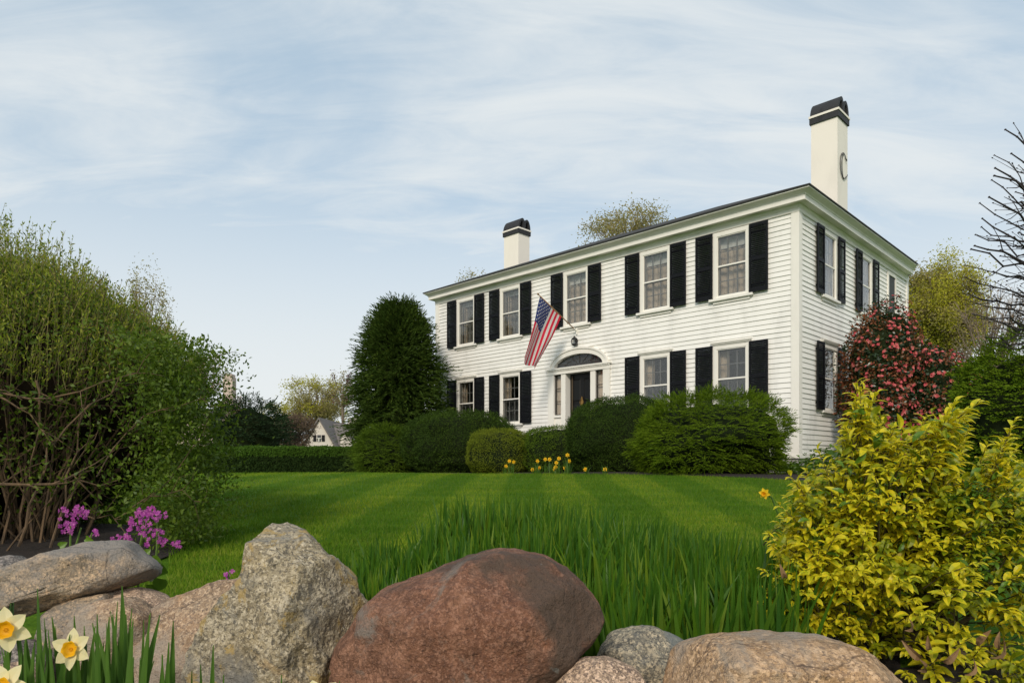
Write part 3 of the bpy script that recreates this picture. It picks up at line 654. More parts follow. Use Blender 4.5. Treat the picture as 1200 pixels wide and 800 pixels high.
M['farbrown'] = leafmat('dull_brown_buds', [(.11, .075, .055), (.16, .11, .08), (.13, .10, .06)], .2, .8, .05); M['fartwig'] = barkmat('pale_far_bark', (.22, .17, .12), (.12, .09, .065), 3)

# ------------------------------------------------------------------ shrubs
def mound(name, label, px, d, hw_, top, seed, mats, n, leaf=(.05, .022), ry=None, group=None, sq=.75, amp=.06, spray=0, squash=1, lean=0):
    """clipped or feathery shrub resting on the ground; hw_ half-width and top in photo pixels at depth d"""
    X = (px - 600) / F * d; g = gz(X, d); rx = hw_ / F * d; ztop = (HZ - top) / F * d; h = ztop - g; ry = ry or rx * .85
    root = empty(name, (X, d, g)); tag(root, label, 'shrub', group)
    D = runit(n)
    D = D[(D[:, 2] > -.75)]
    def surf(D):
        # super-ellipsoid, centre slightly below mid height
        q = np.sign(D) * np.abs(D) ** sq; q = q / np.maximum((np.abs(q) ** (2 / sq * 1.0)).sum(1, keepdims=True) ** (sq / 2), 1e-6)
        r = lump(D, seed, 2.6, amp)[:, None]; r *= lump(D, seed + 9, 8, amp * .8)[:, None]
        p = q * r * np.array([rx, ry, h * .55]); p[:, 2] += h * .45; p[:, 0] += lean * p[:, 2]
        p[:, 2] = np.maximum(p[:, 2], .02); return p
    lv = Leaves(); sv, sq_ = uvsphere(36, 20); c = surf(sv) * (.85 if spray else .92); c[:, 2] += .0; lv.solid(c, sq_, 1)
    pts = surf(D); nr = unit(D / np.array([rx, ry, h * .55])); n = len(D)
    if spray:
        ns = n // spray; base = pts[:ns] * np.array([.93, .93, .97]); tg_ = unit(np.cross(nr[:ns], np.array([0, 0, 1.]) + .01)); o = unit(nr[:ns] * np.array([.75, .75, .4]) + tg_ * RNG.normal(0, .75, (ns, 1)) + runit(ns) * .22 + np.array([0, 0, .10]))
        base[:, 2] += .014 * h * (np.sin(base[:, 2] / h * 40 + lump(D[:ns], seed + 4, 3, 4)) )
        Ls = RNG.uniform(.6, 1.25, ns)[:, None] * leaf[0] * 4.2
        sd = unit(np.cross(o, runit(ns)))
        for k in range(spray):
            t = (k + .5) / spray; s = 1 if k % 2 else -1
            p = base + o * Ls * t + np.array([0, 0, -.15]) * Ls * t * t
            dd = unit(o * 1.1 + sd * s * .8 * (1.1 - t) + runit(ns) * .25)
            lv.add(p, dd, unit(nr[:ns] + np.array([0, 0, .35]) + runit(ns) * .5), leaf[0] * RNG.uniform(.7, 1.3, ns), leaf[1], 0)
    else:
        p = pts * (1 + RNG.normal(0, .018, (n, 1))) ; dd = unit(nr * RNG.uniform(.1, 1, (n, 1)) + runit(n) * .9)
        lv.add(p - dd * leaf[0] * .4, dd, unit(nr + runit(n) * .7), leaf[0] * RNG.uniform(.6, 1.3, n), leaf[1] * RNG.uniform(.8, 1.2, n), 0)
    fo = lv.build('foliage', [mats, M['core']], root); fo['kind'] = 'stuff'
    mb = MB(); mb.tube([(0, 0, -.05), (0, 0, h * .35)], [.07, .04], 6)
    for k in range(5): q = k * 1.26; mb.tube([(0, 0, .02), (rx * .3 * math.cos(q), ry * .3 * math.sin(q), h * .2), (rx * .6 * math.cos(q), ry * .6 * math.sin(q), h * .45)], [.04, .025, .012], 5)
    mb.build('stem', M['bark'], root)
    return root
mound('yew_bush', 'spreading feathery dark green yew left of the clipped mound', 453, 20.4, 34, 501, 11, M['boxm'], 34000, (.055, .016), spray=9, amp=.10, sq=1.0)
mound('clipped_bush', 'broad dark green clipped mound below the leftmost ground floor windows', 541, 19.3, 66, 484, 12, M['box'], 60000, (.042, .020), ry=1.3, sq=.84)
mound('clipped_bush', 'small yellowish green clipped bush left of the yellow daffodils', 586, 17.3, 38, 503, 13, M['boxl'], 26000, (.034, .016), ry=.8, amp=.05)
mound('clipped_bush', 'mid green rounded bush behind the yellow daffodils below the front door', 655, 17.1, 46, 500, 14, M['boxm'], 26000, (.034, .016), ry=.8)
mound('clipped_bush', 'tall dark green clipped mound covering the right foot of the front door', 729, 15.4, 66, 467, 15, M['box'], 64000, (.034, .016), ry=1.1, sq=.86)
mound('juniper_bush', 'large bright green feathery juniper below the right front window', 833, 13.6, 92, 458, 16, M['juni'], 66000, (.052, .013), ry=1.2, spray=10, amp=.12, sq=.95)

# tall yew at the left end of the house
def conifer(name, label, px, d, hw_, top, seed, mat, nspray, k=10, leaf=(.12, .034)):
    X = (px - 600) / F * d; g = gz(X, d); rx = hw_ / F * d; h = (HZ - top) / F * d - g
    root = empty(name, (X, d, g)); tag(root, label, 'tree')
    r = np.random.default_rng(seed); lv = Leaves()
    def rad(t): return np.interp(t, [0, .05, .3, .55, .72, .86, .95, 1], [.92, 1, 1, .92, .74, .48, .26, .05])
    sv, sq_ = uvsphere(28, 24); t = (1 - sv[:, 2]) / 2; t = 1 - t; a = np.arctan2(sv[:, 1], sv[:, 0])
    D3 = np.stack([np.cos(a), np.sin(a), t * 3], 1); rr_ = rad(t) * rx * lump(D3, seed, 2.4, .12) * .80
    lv.solid(np.stack([np.cos(a) * rr_, np.sin(a) * rr_, t * h * .97], 1), sq_, 1)
    a = r.uniform(0, 2 * PI, nspray); t = r.uniform(0, 1, nspray) ** .85; D3 = np.stack([np.cos(a), np.sin(a), t * 3], 1)
    R_ = rad(t) * rx * lump(D3, seed, 2.4, .12) * lump(D3 * 2.2, seed + 3, 4, .28) * r.uniform(.66, 1.10, nspray)
    base = np.stack([np.cos(a) * R_, np.sin(a) * R_, t * h * .98], 1)
    o = unit(np.stack([np.cos(a), np.sin(a), -.10 + 1.1 * np.clip(t - .55, 0, 1) * 2 + r.normal(0, .22, nspray)], 1) + runit(nspray) * .35)
    Ls = r.uniform(.5, 1.35, nspray)[:, None] * .60; sd = unit(np.cross(o, np.array([0, 0, 1.]) + runit(nspray) * .3))
    for q in range(k):
        tt = (q + .5) / k; s = 1 if q % 2 else -1
        p = base + o * Ls * tt + np.array([0, 0, -.18]) * Ls * tt * tt
        lv.add(p, unit(o + sd * s * .9 * (1.1 - tt) + runit(nspray) * .2), unit(np.stack([np.cos(a), np.sin(a), .5 + 0 * a], 1) + runit(nspray) * .7), leaf[0] * r.uniform(.7, 1.3, nspray), leaf[1], 0)
    fo = lv.build('crown', [mat, M['core']], root); fo['kind'] = 'stuff'
    mb = MB(); mb.tube([(0, 0, -.1), (0, 0, h * .5), (0, 0, h * .95)], [.16, .1, .02], 8); mb.build('trunk', M['bark'], root)
conifer('yew_tree', 'tall dark green yew tree at the left end of the white house', 467, 22.4, 38, 360, 21, M['yew'], 9000)
# right-hand evergreen
mound('evergreen_bush', 'round bright green evergreen shrub at the right edge beside the red camellia', 1212, 9.6, 72, 404, 22, M['juni'], 40000, (.048, .022), ry=.8, spray=7, amp=.10)

# clipped hedge
hx0, hx1, hd_ = -14.5, -4.9, 25.0; hg = gz(-8, hd_); hh = (HZ - 524.5) / F * (hd_ - .5) - hg
hroot = empty('hedge', ((hx0 + hx1) / 2, hd_, hg)); tag(hroot, 'long low clipped hedge closing the lawn on the left', 'hedge')
lv = Leaves(); hl = (hx1 - hx0) / 2
def boxpts(n):
    f = RNG.choice(3, n, p=[.62, .33, .05]); p = np.empty((n, 3)); nr = np.zeros((n, 3))
    p[:, 0] = RNG.uniform(-hl, hl, n); p[:, 1] = RNG.uniform(-.5, .5, n); p[:, 2] = RNG.uniform(0, hh, n)
    p[f == 0, 1] = -.5; nr[f == 0, 1] = -1; p[f == 1, 2] = hh; nr[f == 1, 2] = 1; p[f == 2, 0] = hl; nr[f == 2, 0] = 1; return p, nr
p, nr = boxpts(30000); p += nr * RNG.normal(0, .02, (len(p), 1)) + nr * .02 * np.sin(p[:, :1] * 5); dd = unit(nr * .6 + runit(len(p)))
lv.add(p, dd, unit(nr + runit(len(p)) * .6), .075, .035, np.where(p[:, 2] > hh - .27 - .05 * RNG.random(len(p)), 2, 0))
mb = MB(); mb.box(-hl + .03, hl - .03, -.46, .46, .0, hh - .03); lv.solid(np.array(mb.v), np.array(mb.f), 1)
fo = lv.build('foliage', [M['hedge'], M['core'], M['hedget']], hroot); fo['kind'] = 'stuff'

# camellia beside the house
cx, cd = (1052 - 600) / F * 16, 16.0; cg = gz(cx, cd); root = empty('camellia_bush', (cx, cd, cg)); tag(root, 'tall camellia bush covered in red pink blooms beside the house', 'shrub')
lv = Leaves(); fl_ = Leaves(); kx = 16 / F
blobs = [((1034 - 1052) * kx, 0, (HZ - 432) * kx - cg, 44 * kx, .95, 74 * kx), ((1082 - 1052) * kx, -.1, (HZ - 468) * kx - cg, 55 * kx, 1.0, 66 * kx), ((1020 - 1052) * kx, -.2, (HZ - 485) * kx - cg, 36 * kx, .9, 60 * kx), ((1070 - 1052) * kx, .0, (HZ - 520) * kx - cg, 52 * kx, 1.0, 40 * kx), ((1102 - 1052) * kx, .1, (HZ - 500) * kx - cg, 38 * kx, .8, 52 * kx)]
for bi, (bx, by, bz, rx, ry, rz_) in enumerate(blobs):
    sv, sq_ = uvsphere(); c = np.array([bx, by, bz]); R_ = np.array([rx, ry, rz_]); lv.solid(c + sv * R_ * .78 * lump(sv, 30 + bi)[:, None], sq_, 1)
    n_ = 7000; D = runit(n_); q = c + D * R_ * lump(D, 30 + bi, 3, .14)[:, None] * RNG.uniform(.82, 1.04, (n_, 1)); dd = unit(D * .8 + runit(n_))
    lv.add(q, dd, unit(D + runit(n_) * .6), .085 * RNG.uniform(.7, 1.2, n_), .042, np.where((RNG.random(n_) < .62) & (lump(D, 77, 6, 1) > .6), 2, 0))
    nf = 190 if bi == 1 else 150; D = runit(nf); D[:, 1] = -np.abs(D[:, 1]); D = unit(D + np.array([.1, -.25, .1])); q = c + D * R_ * lump(D, 30 + bi, 3, .14)[:, None] * 1.03
    for k in range(7):
        ang = k * 2 * PI / 6; tv = unit(np.cross(D, np.array([.1, .2, 1.]))); bv = np.cross(D, tv)
        dd = unit(tv * math.cos(ang) + bv * math.sin(ang) + D * .5) if k < 6 else D
        fl_.add(q, dd, unit(D + .1 * dd), .056 * RNG.uniform(.6, 1.25, nf), .045)
fo = lv.build('foliage', [M['cam'], M['core'], M['camr']], root); fo['kind'] = 'stuff'
fo = fl_.build('flowers', [M['camf']], root); fo['kind'] = 'stuff'
mb = MB()
for k in range(5): q = k * 1.3; mb.tube([(.1 * math.cos(q), .1 * math.sin(q), -.05), (.3 * math.cos(q), .3 * math.sin(q), 1.2), (.6 * math.cos(q), .5 * math.sin(q), 2.3)], [.05, .04, .015], 6)
mb.build('stem', M['bark'], root)

# ------------------------------------------------------------------ deciduous trees
def dtree(name, label, px, d, top, hwpx, crown_bot, mats, seed, ncl=60, per=120, leaf=.12, twigs=5, group=None, bark=None, trunk_r=.18, spread=.55, cat='tree', upright=0, tr=1.0):
    r = random.Random(seed); X = (px - 600) / F * d; g = gz(X, d); kx = d / F
    ztop = (HZ - top) * kx - g; zb = (HZ - crown_bot) * kx - g; rx = hwpx * kx
    root = empty(name, (X, d, g)); tag(root, label, cat, group)
    cz = (ztop + zb) / 2; rz_ = (ztop - zb) / 2; lv = Leaves(); mb = MB()
    mb.tube([(0, 0, -.2), (.05 * rx, 0, zb * .5), (-.03 * rx, 0, max(zb, .5)), (0, 0, cz)], [trunk_r * 1.3, trunk_r, trunk_r * .85, trunk_r * .4], 8)
    trunk = mb.build('trunk', bark or M['bark'], root); mb = MB()
    for i in range(ncl):
        while True:
            v = Vector((r.uniform(-1, 1), r.uniform(-1, 1), r.uniform(-1, 1)))
            if .35 < v.length < 1: break
        f = lump(np.array([v.normalized()]), seed, 2.5, .16)[0]
        c = Vector((v.x * rx * .95 * f, v.y * rx * .95 * f, cz + v.z * rz_ * .95 * f))
        z0 = max(zb * .6, min(cz, zb + (c.z - zb) * r.uniform(0, .5))); st = Vector((0, 0, z0)); mid = st.lerp(c, .5) + Vector((r.uniform(-.1, .1) * rx, r.uniform(-.1, .1) * rx, (-.05 + .1 * upright) * rz_))
        mb.tube([st, st.lerp(mid, .6), mid, c], [trunk_r * .4 * tr, trunk_r * .28 * tr, trunk_r * .2 * tr, trunk_r * .07 * tr], 5, cap=False)
        for k in range(twigs):
            s0 = mid.lerp(c, r.uniform(.2, 1)); w = Vector((r.gauss(0, 1), r.gauss(0, 1), r.gauss(.3 + upright, .8))).normalized() * rx * r.uniform(.2, .42)
            mb.tube([s0, s0 + w * .5 + Vector((0, 0, .03 * rx)), s0 + w], [trunk_r * .09 * tr, trunk_r * .06 * tr, trunk_r * .035 * tr], 3, cap=False)
        if per:
            n_ = int(per * r.uniform(.4, 1.5)); q = np.array(c) + RNG.normal(size=(n_, 3)) * np.array([rx, rx, rz_]) * .13 * r.uniform(.7, 1.3); lv.add(q, runit(n_), runit(n_), leaf * RNG.uniform(.6, 1.3, n_), leaf * .5, i % len(mats))
    mb.build('branches', bark or M['bark'], root)
    if per: fo = lv.build('crown', mats, root); fo['kind'] = 'stuff'
    return root
BG = 'trees beyond the garden'
dtree('budding_tree', 'thin budding olive tan tree rising behind the roof of the house', 741, 46, 240, 52, 330, [M['farolive']], 41, 70, 130, .16, 6, BG, M['fartwig'], .2)
dtree('budding_tree', 'tip of a small sparse budding tree just right of the dark yew behind the roof', 548, 50, 312, 22, 380, [M['farolive']], 42, 24, 60, .15, 6, BG, M['fartwig'], .12)
dtree('yellow_green_tree', 'tall yellow green budding tree behind the red camellia on the right', 1103, 42, 304, 54, 425, [M['farygreen'], M['farygreen'], M['farolive']], 43, 170, 270, .15, 8, BG, M['fartwig'], .16, upright=1)
dtree('bare_tree', 'pale bare twiggy tree between the yellow green tree and the right edge', 1160, 36, 325, 50, 480, [M['farpink']], 44, 90, 14, .10, 12, BG, M['fartwig'], .14, upright=.8)
dtree('yellow_green_tree', 'broad olive yellow tree behind the far gabled house', 372, 62, 440, 40, 500, [M['farygreen'], M['farolive'], M['farolive']], 45, 70, 150, .17, 4, BG, M['fartwig'], .2)
dtree('plum_tree', 'dark plum leaved tree top showing left of the dark yew', 402, 58, 432, 16, 480, [M['farplum'], M['farolive'], M['farolive']], 46, 30, 60, .17, 5, BG, M['fartwig'], .14)
dtree('olive_tree', 'low olive brown tree between the dome evergreen and the gabled house', 335, 66, 470, 30, 512, [M['farolive'], M['farygreen']], 47, 45, 120, .18, 4, BG, M['fartwig'], .16)
dtree('bare_shrub', 'reddish brown bare shrub behind the hedge left of the gabled house', 340, 44, 484, 32, 526, [M['farbrown']], 48, 80, 90, .12, 12, BG, M['bark'], .10, cat='shrub')
dtree('bare_shrub', 'pinkish brown bare shrub below the far stone chimney', 272, 44, 460, 22, 505, [M['farpink'], M['farbrown']], 49, 60, 50, .1, 10, BG, M['fartwig'], .09, cat='shrub')
dtree('budding_tree', 'small budding tree poking above the left bush', 170, 30, 319, 26, 500, [M['farolive']], 50, 90, 110, .10, 8, BG, M['fartwig'], .1)
dtree('bare_shrub', 'tan twiggy shrub top at the right shoulder of the left bush', 240, 30, 408, 26, 470, [M['farpink'], M['farolive']], 51, 50, 50, .09, 9, BG, M['fartwig'], .08, cat='shrub')
mound('evergreen_tree', 'dark dome shaped evergreen standing behind the hedge', 291, 36, 40, 473, 52, M['fargreen'], 14000, (.16, .06), ry=1.6, spray=7, amp=.1, group=None)
bpy.data.objects['evergreen_tree']['category'] = 'tree'

n_ = 60000; x = RNG.uniform(-75, 75, n_); y = 95 + RNG.normal(0, 4, n_); hmax = 2.2 + 1.6 * np.sin(x * .21) + 1.2 * np.sin(x * .53 + 1) + .6 * np.sin(x * 1.7); z = -.9 + RNG.random(n_) ** .7 * np.maximum(hmax + 2.2, .8)
lv = Leaves(); lv.add(np.stack([x, y, z], 1), runit(n_), runit(n_), .42 * RNG.uniform(.6, 1.3, n_), .24, np.where(np.sin(x * .35) + RNG.normal(0, .5, n_) > .3, 1, 0)); fw = lv.build('distant_woods', [M['farolive'], M['farpink']]); tag(fw, 'far brownish olive woods beyond the gardens', kind='stuff')
# ------------------------------------------------------------------ far houses
m, n, b = newmat('far_shingle_roof'); f = nz(n, texco(n), 3, 4); n.links.new(mixc(n, f, (.12, .105, .10), (.2, .18, .17)), b.inputs['Base Color']); b.inputs['Roughness'].default_value = .9; M['farroof'] = m
M['farwall'] = paint('far_pale_wall', (.62, .56, .50), .8, .12, 1.2); M['farbrick'] = paint('far_chimney_stone', (.55, .44, .38), .9, .15, 2)
fd = 52; kx = fd / F; gX = (378 - 600) * kx; gg = gz(gX, fd); fh = empty('gabled_house', (gX, fd, gg)); tag(fh, 'distant pale gabled cottage with grey roof beyond the hedge', 'house')
zr = (HZ - 492) * kx - gg; zb = (HZ - 521) * kx - gg; hwid = 16.5 * kx
mb = MB(); xg = (374 - 378) * kx; mb.prism([(xg - hwid, 0), (xg + hwid, 0), (xg + hwid, zb), (xg, zr), (xg - hwid, zb)], lambda a, b2, h: (a, h, b2), 0, 7.5); wl = mb.build('wall', M['farwall'], fh)
mb = MB(); k = .12
for s in (-1, 1): mb.hexa([(xg, -.2, zr + .04), (xg, 7.7, zr + .04), (xg, 7.7, zr + .20), (xg, -.2, zr + .20)] + [(xg + s * (hwid + .25), -.2, zb - .28), (xg + s * (hwid + .25), 7.7, zb - .28), (xg + s * (hwid + .25), 7.7, zb - .12), (xg + s * (hwid + .25), -.2, zb - .12)])
# cross wing with the ridge running to the right
xw = (414 - 378) * kx; mb.hexa([(xg + .2, .9, zb - .05), (xw, .9, zb - .05), (xw, 6.5, zb - .05), (xg + .2, 6.5, zb - .05), (xg + .2, 3.5, zr - .05), (xw - .0, 3.5, zr - .05), (xw, 3.9, zr - .05), (xg + .2, 3.9, zr - .05)])
mb.build('roof', M['farroof'], fh)
mb = MB(); mb.box(xg + hwid * .6, xw - .1, 1.2, 6.2, 0, zb - .06); mb.build('wall', M['farwall'], fh)
mb = MB(); q = (401.5 - 378) * kx; mb.box(q - .42, q + .42, 3.4, 4.2, zb, (HZ - 486) * kx - gg); c = mb.build('chimney', M['farwall'], fh)
mb = MB(); q2 = (403 - 378) * kx; zz = (HZ - 506) * kx - gg; mb.prism([(q2 - .45, zb - .8), (q2 + .45, zb - .8), (q2 + .45, zz - .5), (q2, zz), (q2 - .45, zz - .5)], lambda a, b2, h: (a, h, b2), .75, 2.6); mb.build('dormer', M['farwall'], fh)
for off, w, mt in ((-3.3, .11, 'black'), (0, .13, 'glass'), (3.3, .11, 'black')):
    mb = MB(); x = xg + off * kx * 1.5 + 0; mb.box(x - w, x + w, -.06, -.005, (HZ - 517) * kx - gg, (HZ - 509.5) * kx - gg); o = mb.build('shutter' if mt == 'black' else 'window', M['black'] if mt == 'black' else M['screen'], fh)
    if mt == 'glass': mb = MB(); mb.box(x - w - .06, x + w + .06, -.10, -.061, (HZ - 513.6) * kx - gg, (HZ - 513) * kx - gg); mb.box(x - .03, x + .03, -.09, -.062, (HZ - 517) * kx - gg, (HZ - 513.7) * kx - gg); mb.build('frame', M['white'], o)
fd = 58; kx = fd / F; cX = (269 - 600) * kx; gg = gz(cX, fd); ch = empty('stone_chimney_house', (cX, fd, gg)); tag(ch, 'far house with tall pinkish stone chimney, mostly hidden by trees on the left', 'house')
zt = (HZ - 438) * kx - gg; mb = MB(); mb.box(-.40, .40, -.4, .4, 2.5, zt - .3); mb.box(-.34, .34, -.34, .34, zt - .299, zt - .05); mb.box(-.45, .45, -.45, .45, 2.5, zt - 2.2); mb.build('chimney', M['farbrick'], ch)
mb = MB(); mb.prism([(-.5, 0), (-8, 0), (-8, 3), (-4.2, 5.6), (-.5, 3)], lambda a, b2, h: (a, h, b2), -.35, 7); mb.build('wall', M['farbrick'], ch)
mb = MB(); mb.hexa([(-4.2, -.6, 5.65), (-4.2, 7.2, 5.65), (-4.2, 7.2, 5.85), (-4.2, -.6, 5.85), (-.2, -.6, 2.9), (-.2, 7.2, 2.9), (-.2, 7.2, 3.1), (-.2, -.6, 3.1)]); mb.hexa([(-4.21, -.6, 5.65), (-4.21, 7.2, 5.65), (-4.21, 7.2, 5.85), (-4.21, -.6, 5.85), (-8.3, -.6, 2.9), (-8.3, 7.2, 2.9), (-8.3, 7.2, 3.1), (-8.3, -.6, 3.1)]); mb.build('roof', M['farroof'], ch)

# ------------------------------------------------------------------ big leafy bush at the left
o = sheet('soil_patch', lambda u, v: ((3.9 + 2.2 * v) * (-1.15 + .66 * u) - .12 * np.sin(v * 9), 3.9 + 2.2 * v - .2 * np.sin(u * 7)), 40, 30, M['soil'], .012); tag(o, 'dark bare soil under the big privet bush', kind='structure')
bd = 5.5; bX = (-20 - 600) / F * bd; bg_ = gz(bX, 5.1); bush = empty('privet_bush', (bX, bd, bg_)); tag(bush, 'huge overgrown privet bush with bare brown stems at the left edge', 'shrub')
B0 = np.array([bX, bd, bg_]); BC = np.array([0, 0, (HZ - 480) / F * bd - bg_]); BR = np.array([247 / F * bd, 1.75, 1.20])
r = random.Random(5); lv = Leaves(); st = MB()
def shell(D): 
    s = lump(D, 61, 2.6, .07)[:, None]; R_ = np.where(D[:, 2:3] > 0, np.array([[1, 1, 1.]]), np.array([[.98, 1, 1.02]]))
    D = D / (np.abs(D) ** 1.6).sum(1, keepdims=True) ** (1 / 1.6); return BC + D * BR * s * R_
stems = []
for k in range(210):
    a = r.uniform(0, 2 * PI); rb = r.uniform(.05, .62); p0 = Vector((rb * math.cos(a) + .35, rb * math.sin(a) * .8 - .3, -.03))
    el = r.uniform(-.15, 1.2); aa = a + r.gauss(0, .5); D = np.array([[math.cos(aa) * math.cos(el), math.sin(aa) * math.cos(el), math.sin(el)]])
    e_ = Vector(shell(D)[0]); e_ = Vector((0, 0, BC[2] * .3)).lerp(e_, r.uniform(.8, .97)); mid = p0.lerp(e_, .5) + Vector((r.gauss(0, .1), r.gauss(0, .1), .12 + r.gauss(0, .1) + .25 * (1 - max(el, 0))))
    pts = []
    for i in range(9):
        t = i / 8; q = p0 * (1 - t) ** 2 + mid * 2 * t * (1 - t) + e_ * t * t; pts.append(q + Vector((r.gauss(0, .018), r.gauss(0, .018), r.gauss(0, .018))) * (t > 0))
    r0 = r.uniform(.006, .015); st.tube(pts, [r0 * (1 - .75 * i / 8) for i in range(9)], 5, cap=False); stems.append((pts, r0))
    for j in range(10):
        i0 = r.randint(2, 8); b0 = pts[i0]; dv = (pts[i0] - pts[i0 - 1]).normalized() + Vector((r.gauss(0, .55), r.gauss(0, .55), r.gauss(0, .45))); ln_ = r.uniform(.2, .6)
        b1 = b0 + dv.normalized() * ln_ * .5; b2 = b1 + (dv.normalized() + Vector((r.gauss(0, .35), r.gauss(0, .35), r.gauss(.1, .35)))).normalized() * ln_ * .5
        st.tube([b0, b1, b2], [r0 * .42, r0 * .28, r0 * .14], 4, cap=False); stems.append(([b0, b1, b2], r0 * .3))
# crossing horizontal limbs seen in front of the dark interior
for (a, b2, c, rad, dd) in (((-40, 575), (60, 562), (90, 557), .022, 4.35), ((85, 603), (125, 602), (155, 600), .014, 4.5), ((-20, 460), (60, 463), (160, 437), .015, 4.3), ((-30, 450), (10, 470), (48, 500), .016, 4.25), ((40, 445), (45, 500), (35, 560), .018, 4.4), ((60, 520), (110, 470), (155, 437), .014, 4.4), ((120, 560), (170, 490), (235, 470), .010, 4.5), ((150, 610), (185, 575), (225, 530), .009, 4.4), ((160, 590), (200, 578), (240, 590), .009, 4.4), ((20, 640), (45, 570), (60, 500), .02, 4.55), ((60, 640), (80, 560), (100, 470), .018, 4.6), ((10, 650), (70, 560), (110, 520), .014, 4.6)):
    pts = [Vector(P(*a, dd)) - Vector(B0), Vector(P(*b2, dd + .05)) - Vector(B0), Vector(P(*c, dd + .12)) - Vector(B0)]; q = []
    for i in range(7): t = i / 6; q.append(pts[0] * (1 - t) ** 2 + (pts[1] * 2 - (pts[0] + pts[2]) * .5) * 2 * t * (1 - t) + pts[2] * t * t + Vector((r.gauss(0, .012), r.gauss(0, .012), r.gauss(0, .014))))
    rad *= .52; st.tube(q, [rad * (1 - .6 * i / 6) for i in range(7)], 6, cap=False); stems.append((q, rad * .5))
    for j in range(7):
        i0 = r.randint(1, 6); dv = ((q[i0] - q[i0 - 1]).normalized() + Vector((r.gauss(0, .5), r.gauss(0, .4), r.gauss(.2, .5)))).normalized(); l2 = r.uniform(.08, .3); m1 = q[i0] + dv * l2 * .5; m2 = m1 + (dv + Vector((r.gauss(0, .4), 0, r.gauss(.1, .4)))).normalized() * l2 * .5
        st.tube([q[i0], m1, m2], [rad * .5, rad * .32, rad * .16], 4, cap=False); stems.append(([q[i0], m1, m2], rad * .3))
st.build('stem', M['twig'], bush)
# leaves on the shell; open where the bare stems show
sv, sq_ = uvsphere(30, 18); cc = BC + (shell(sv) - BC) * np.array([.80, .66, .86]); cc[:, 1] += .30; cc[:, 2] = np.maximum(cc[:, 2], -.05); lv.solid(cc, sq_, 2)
n_ = 105000; D = runit(n_); q = shell(D) * 1.0; rr2 = 1 - np.abs(RNG.normal(0, .10, (n_, 1))); q = BC + (q - BC) * rr2
wx = q + B0; ppx = 600 + F * wx[:, 0] / wx[:, 1]; ppy = HZ - F * wx[:, 2] / wx[:, 1]
front = D[:, 1] < .25
keep = np.ones(n_)
keep[front & (D[:, 2] < .55)] = .42; keep[front & (D[:, 2] < .34)] = .15; keep[front & (D[:, 2] < .12) & (q[:, 0] < 1.05)] = .06; keep[front & (D[:, 2] < .05) & (q[:, 0] >= 1.05)] = .13
keep[q[:, 2] < .05] = 0
s_ = RNG.random(n_) < keep; q = q[s_]; Dk = D[s_]; n_ = len(q)
lv.add(q, unit(Dk * .5 + runit(n_) + np.array([0, 0, .5])), unit(Dk + runit(n_) * .7), .038 * RNG.uniform(.6, 1.3, n_), .018, np.where((Dk[:, 2] > .55) & (RNG.random(n_) < .4), 1, 0))
# leaves along twigs
tp = []; tdv = []
for pts, r0 in stems:
    for i in range(1, len(pts)):
        if len(pts) > 4 and i < 5: continue
        for k in range(3): tp.append(pts[i - 1].lerp(pts[i], r.random())); tdv.append((pts[i] - pts[i - 1]).normalized())
tp = np.array(tp); tdv = np.array(tdv); ok = tp[:, 2] > .25; tp, tdv = tp[ok], tdv[ok]
lv.add(tp, unit(tdv * .6 + runit(len(tp)) + np.array([0, 0, .4])), runit(len(tp)), .042 * RNG.uniform(.6, 1.2, len(tp)), .02, 0)
# lower right skirt of small leaves down to the lawn
n_ = 17000; u = RNG.random(n_); v = RNG.random(n_)
sk = np.stack([(RNG.normal(216, 22, n_) - 600) / F * 5.0 + 0, 5.0 + RNG.normal(0, .3, n_), bg_ + (RNG.random(n_) ** .8) * 1.5], 1); sk[:, 0] -= np.clip((sk[:, 2] - .6), 0, 1) * .15
cl_ = lump(sk * 2.2, 88, 3, 1.0) > .85; sk = sk[cl_ | (RNG.random(n_) < .3)] - B0; sk = sk[sk[:, 0] < (258 - 600) / F * 5 - B0[0] + .02]
lv.add(sk, unit(runit(len(sk)) + np.array([0, 0, .5])), runit(len(sk)), .036 * RNG.uniform(.6, 1.3, len(sk)), .018, 0)
fo = lv.build('foliage', [M['privet'], M['privety'], M['bushcore']], bush); fo['kind'] = 'stuff'
# upright shoots on top
sh = MB(); ls = Leaves(); sp = []; sdv = []
D = runit(13000); D = D[(D[:, 2] > .12)]; tops = shell(D)
for t_, D_ in zip(tops, D):
    ln_ = r.uniform(.08, .52) * r.uniform(.6, 1) * (1.0 if D_[0] < .3 else .5); up = Vector((D_[0] * .35 + r.gauss(0, .14), D_[1] * .35 + r.gauss(0, .14), 1)).normalized()
    a = Vector(t_) - up * .12; b2 = a + up * (ln_ + .1); sh.tube([a, a.lerp(b2, .5), b2], [.0022, .0018, .001], 3, cap=False)
    for k in range(int(7 + ln_ * 30)): sp.append(a.lerp(b2, r.random() ** .8)); sdv.append(up)
sp = np.array(sp); sdv = np.array(sdv)
sh.build('shoot_stems', M['shootbark'], bush)['kind'] = 'stuff'
ls.add(sp, unit(sdv * .9 + runit(len(sp)) * .8), runit(len(sp)),   .031 * RNG.uniform(.5, 1.3, len(sp)), .011, np.where(RNG.random(len(sp)) < .72, 1, 0))
fo = ls.build('shoots', [M['privet'], M['privety']], bush); fo['kind'] = 'stuff'

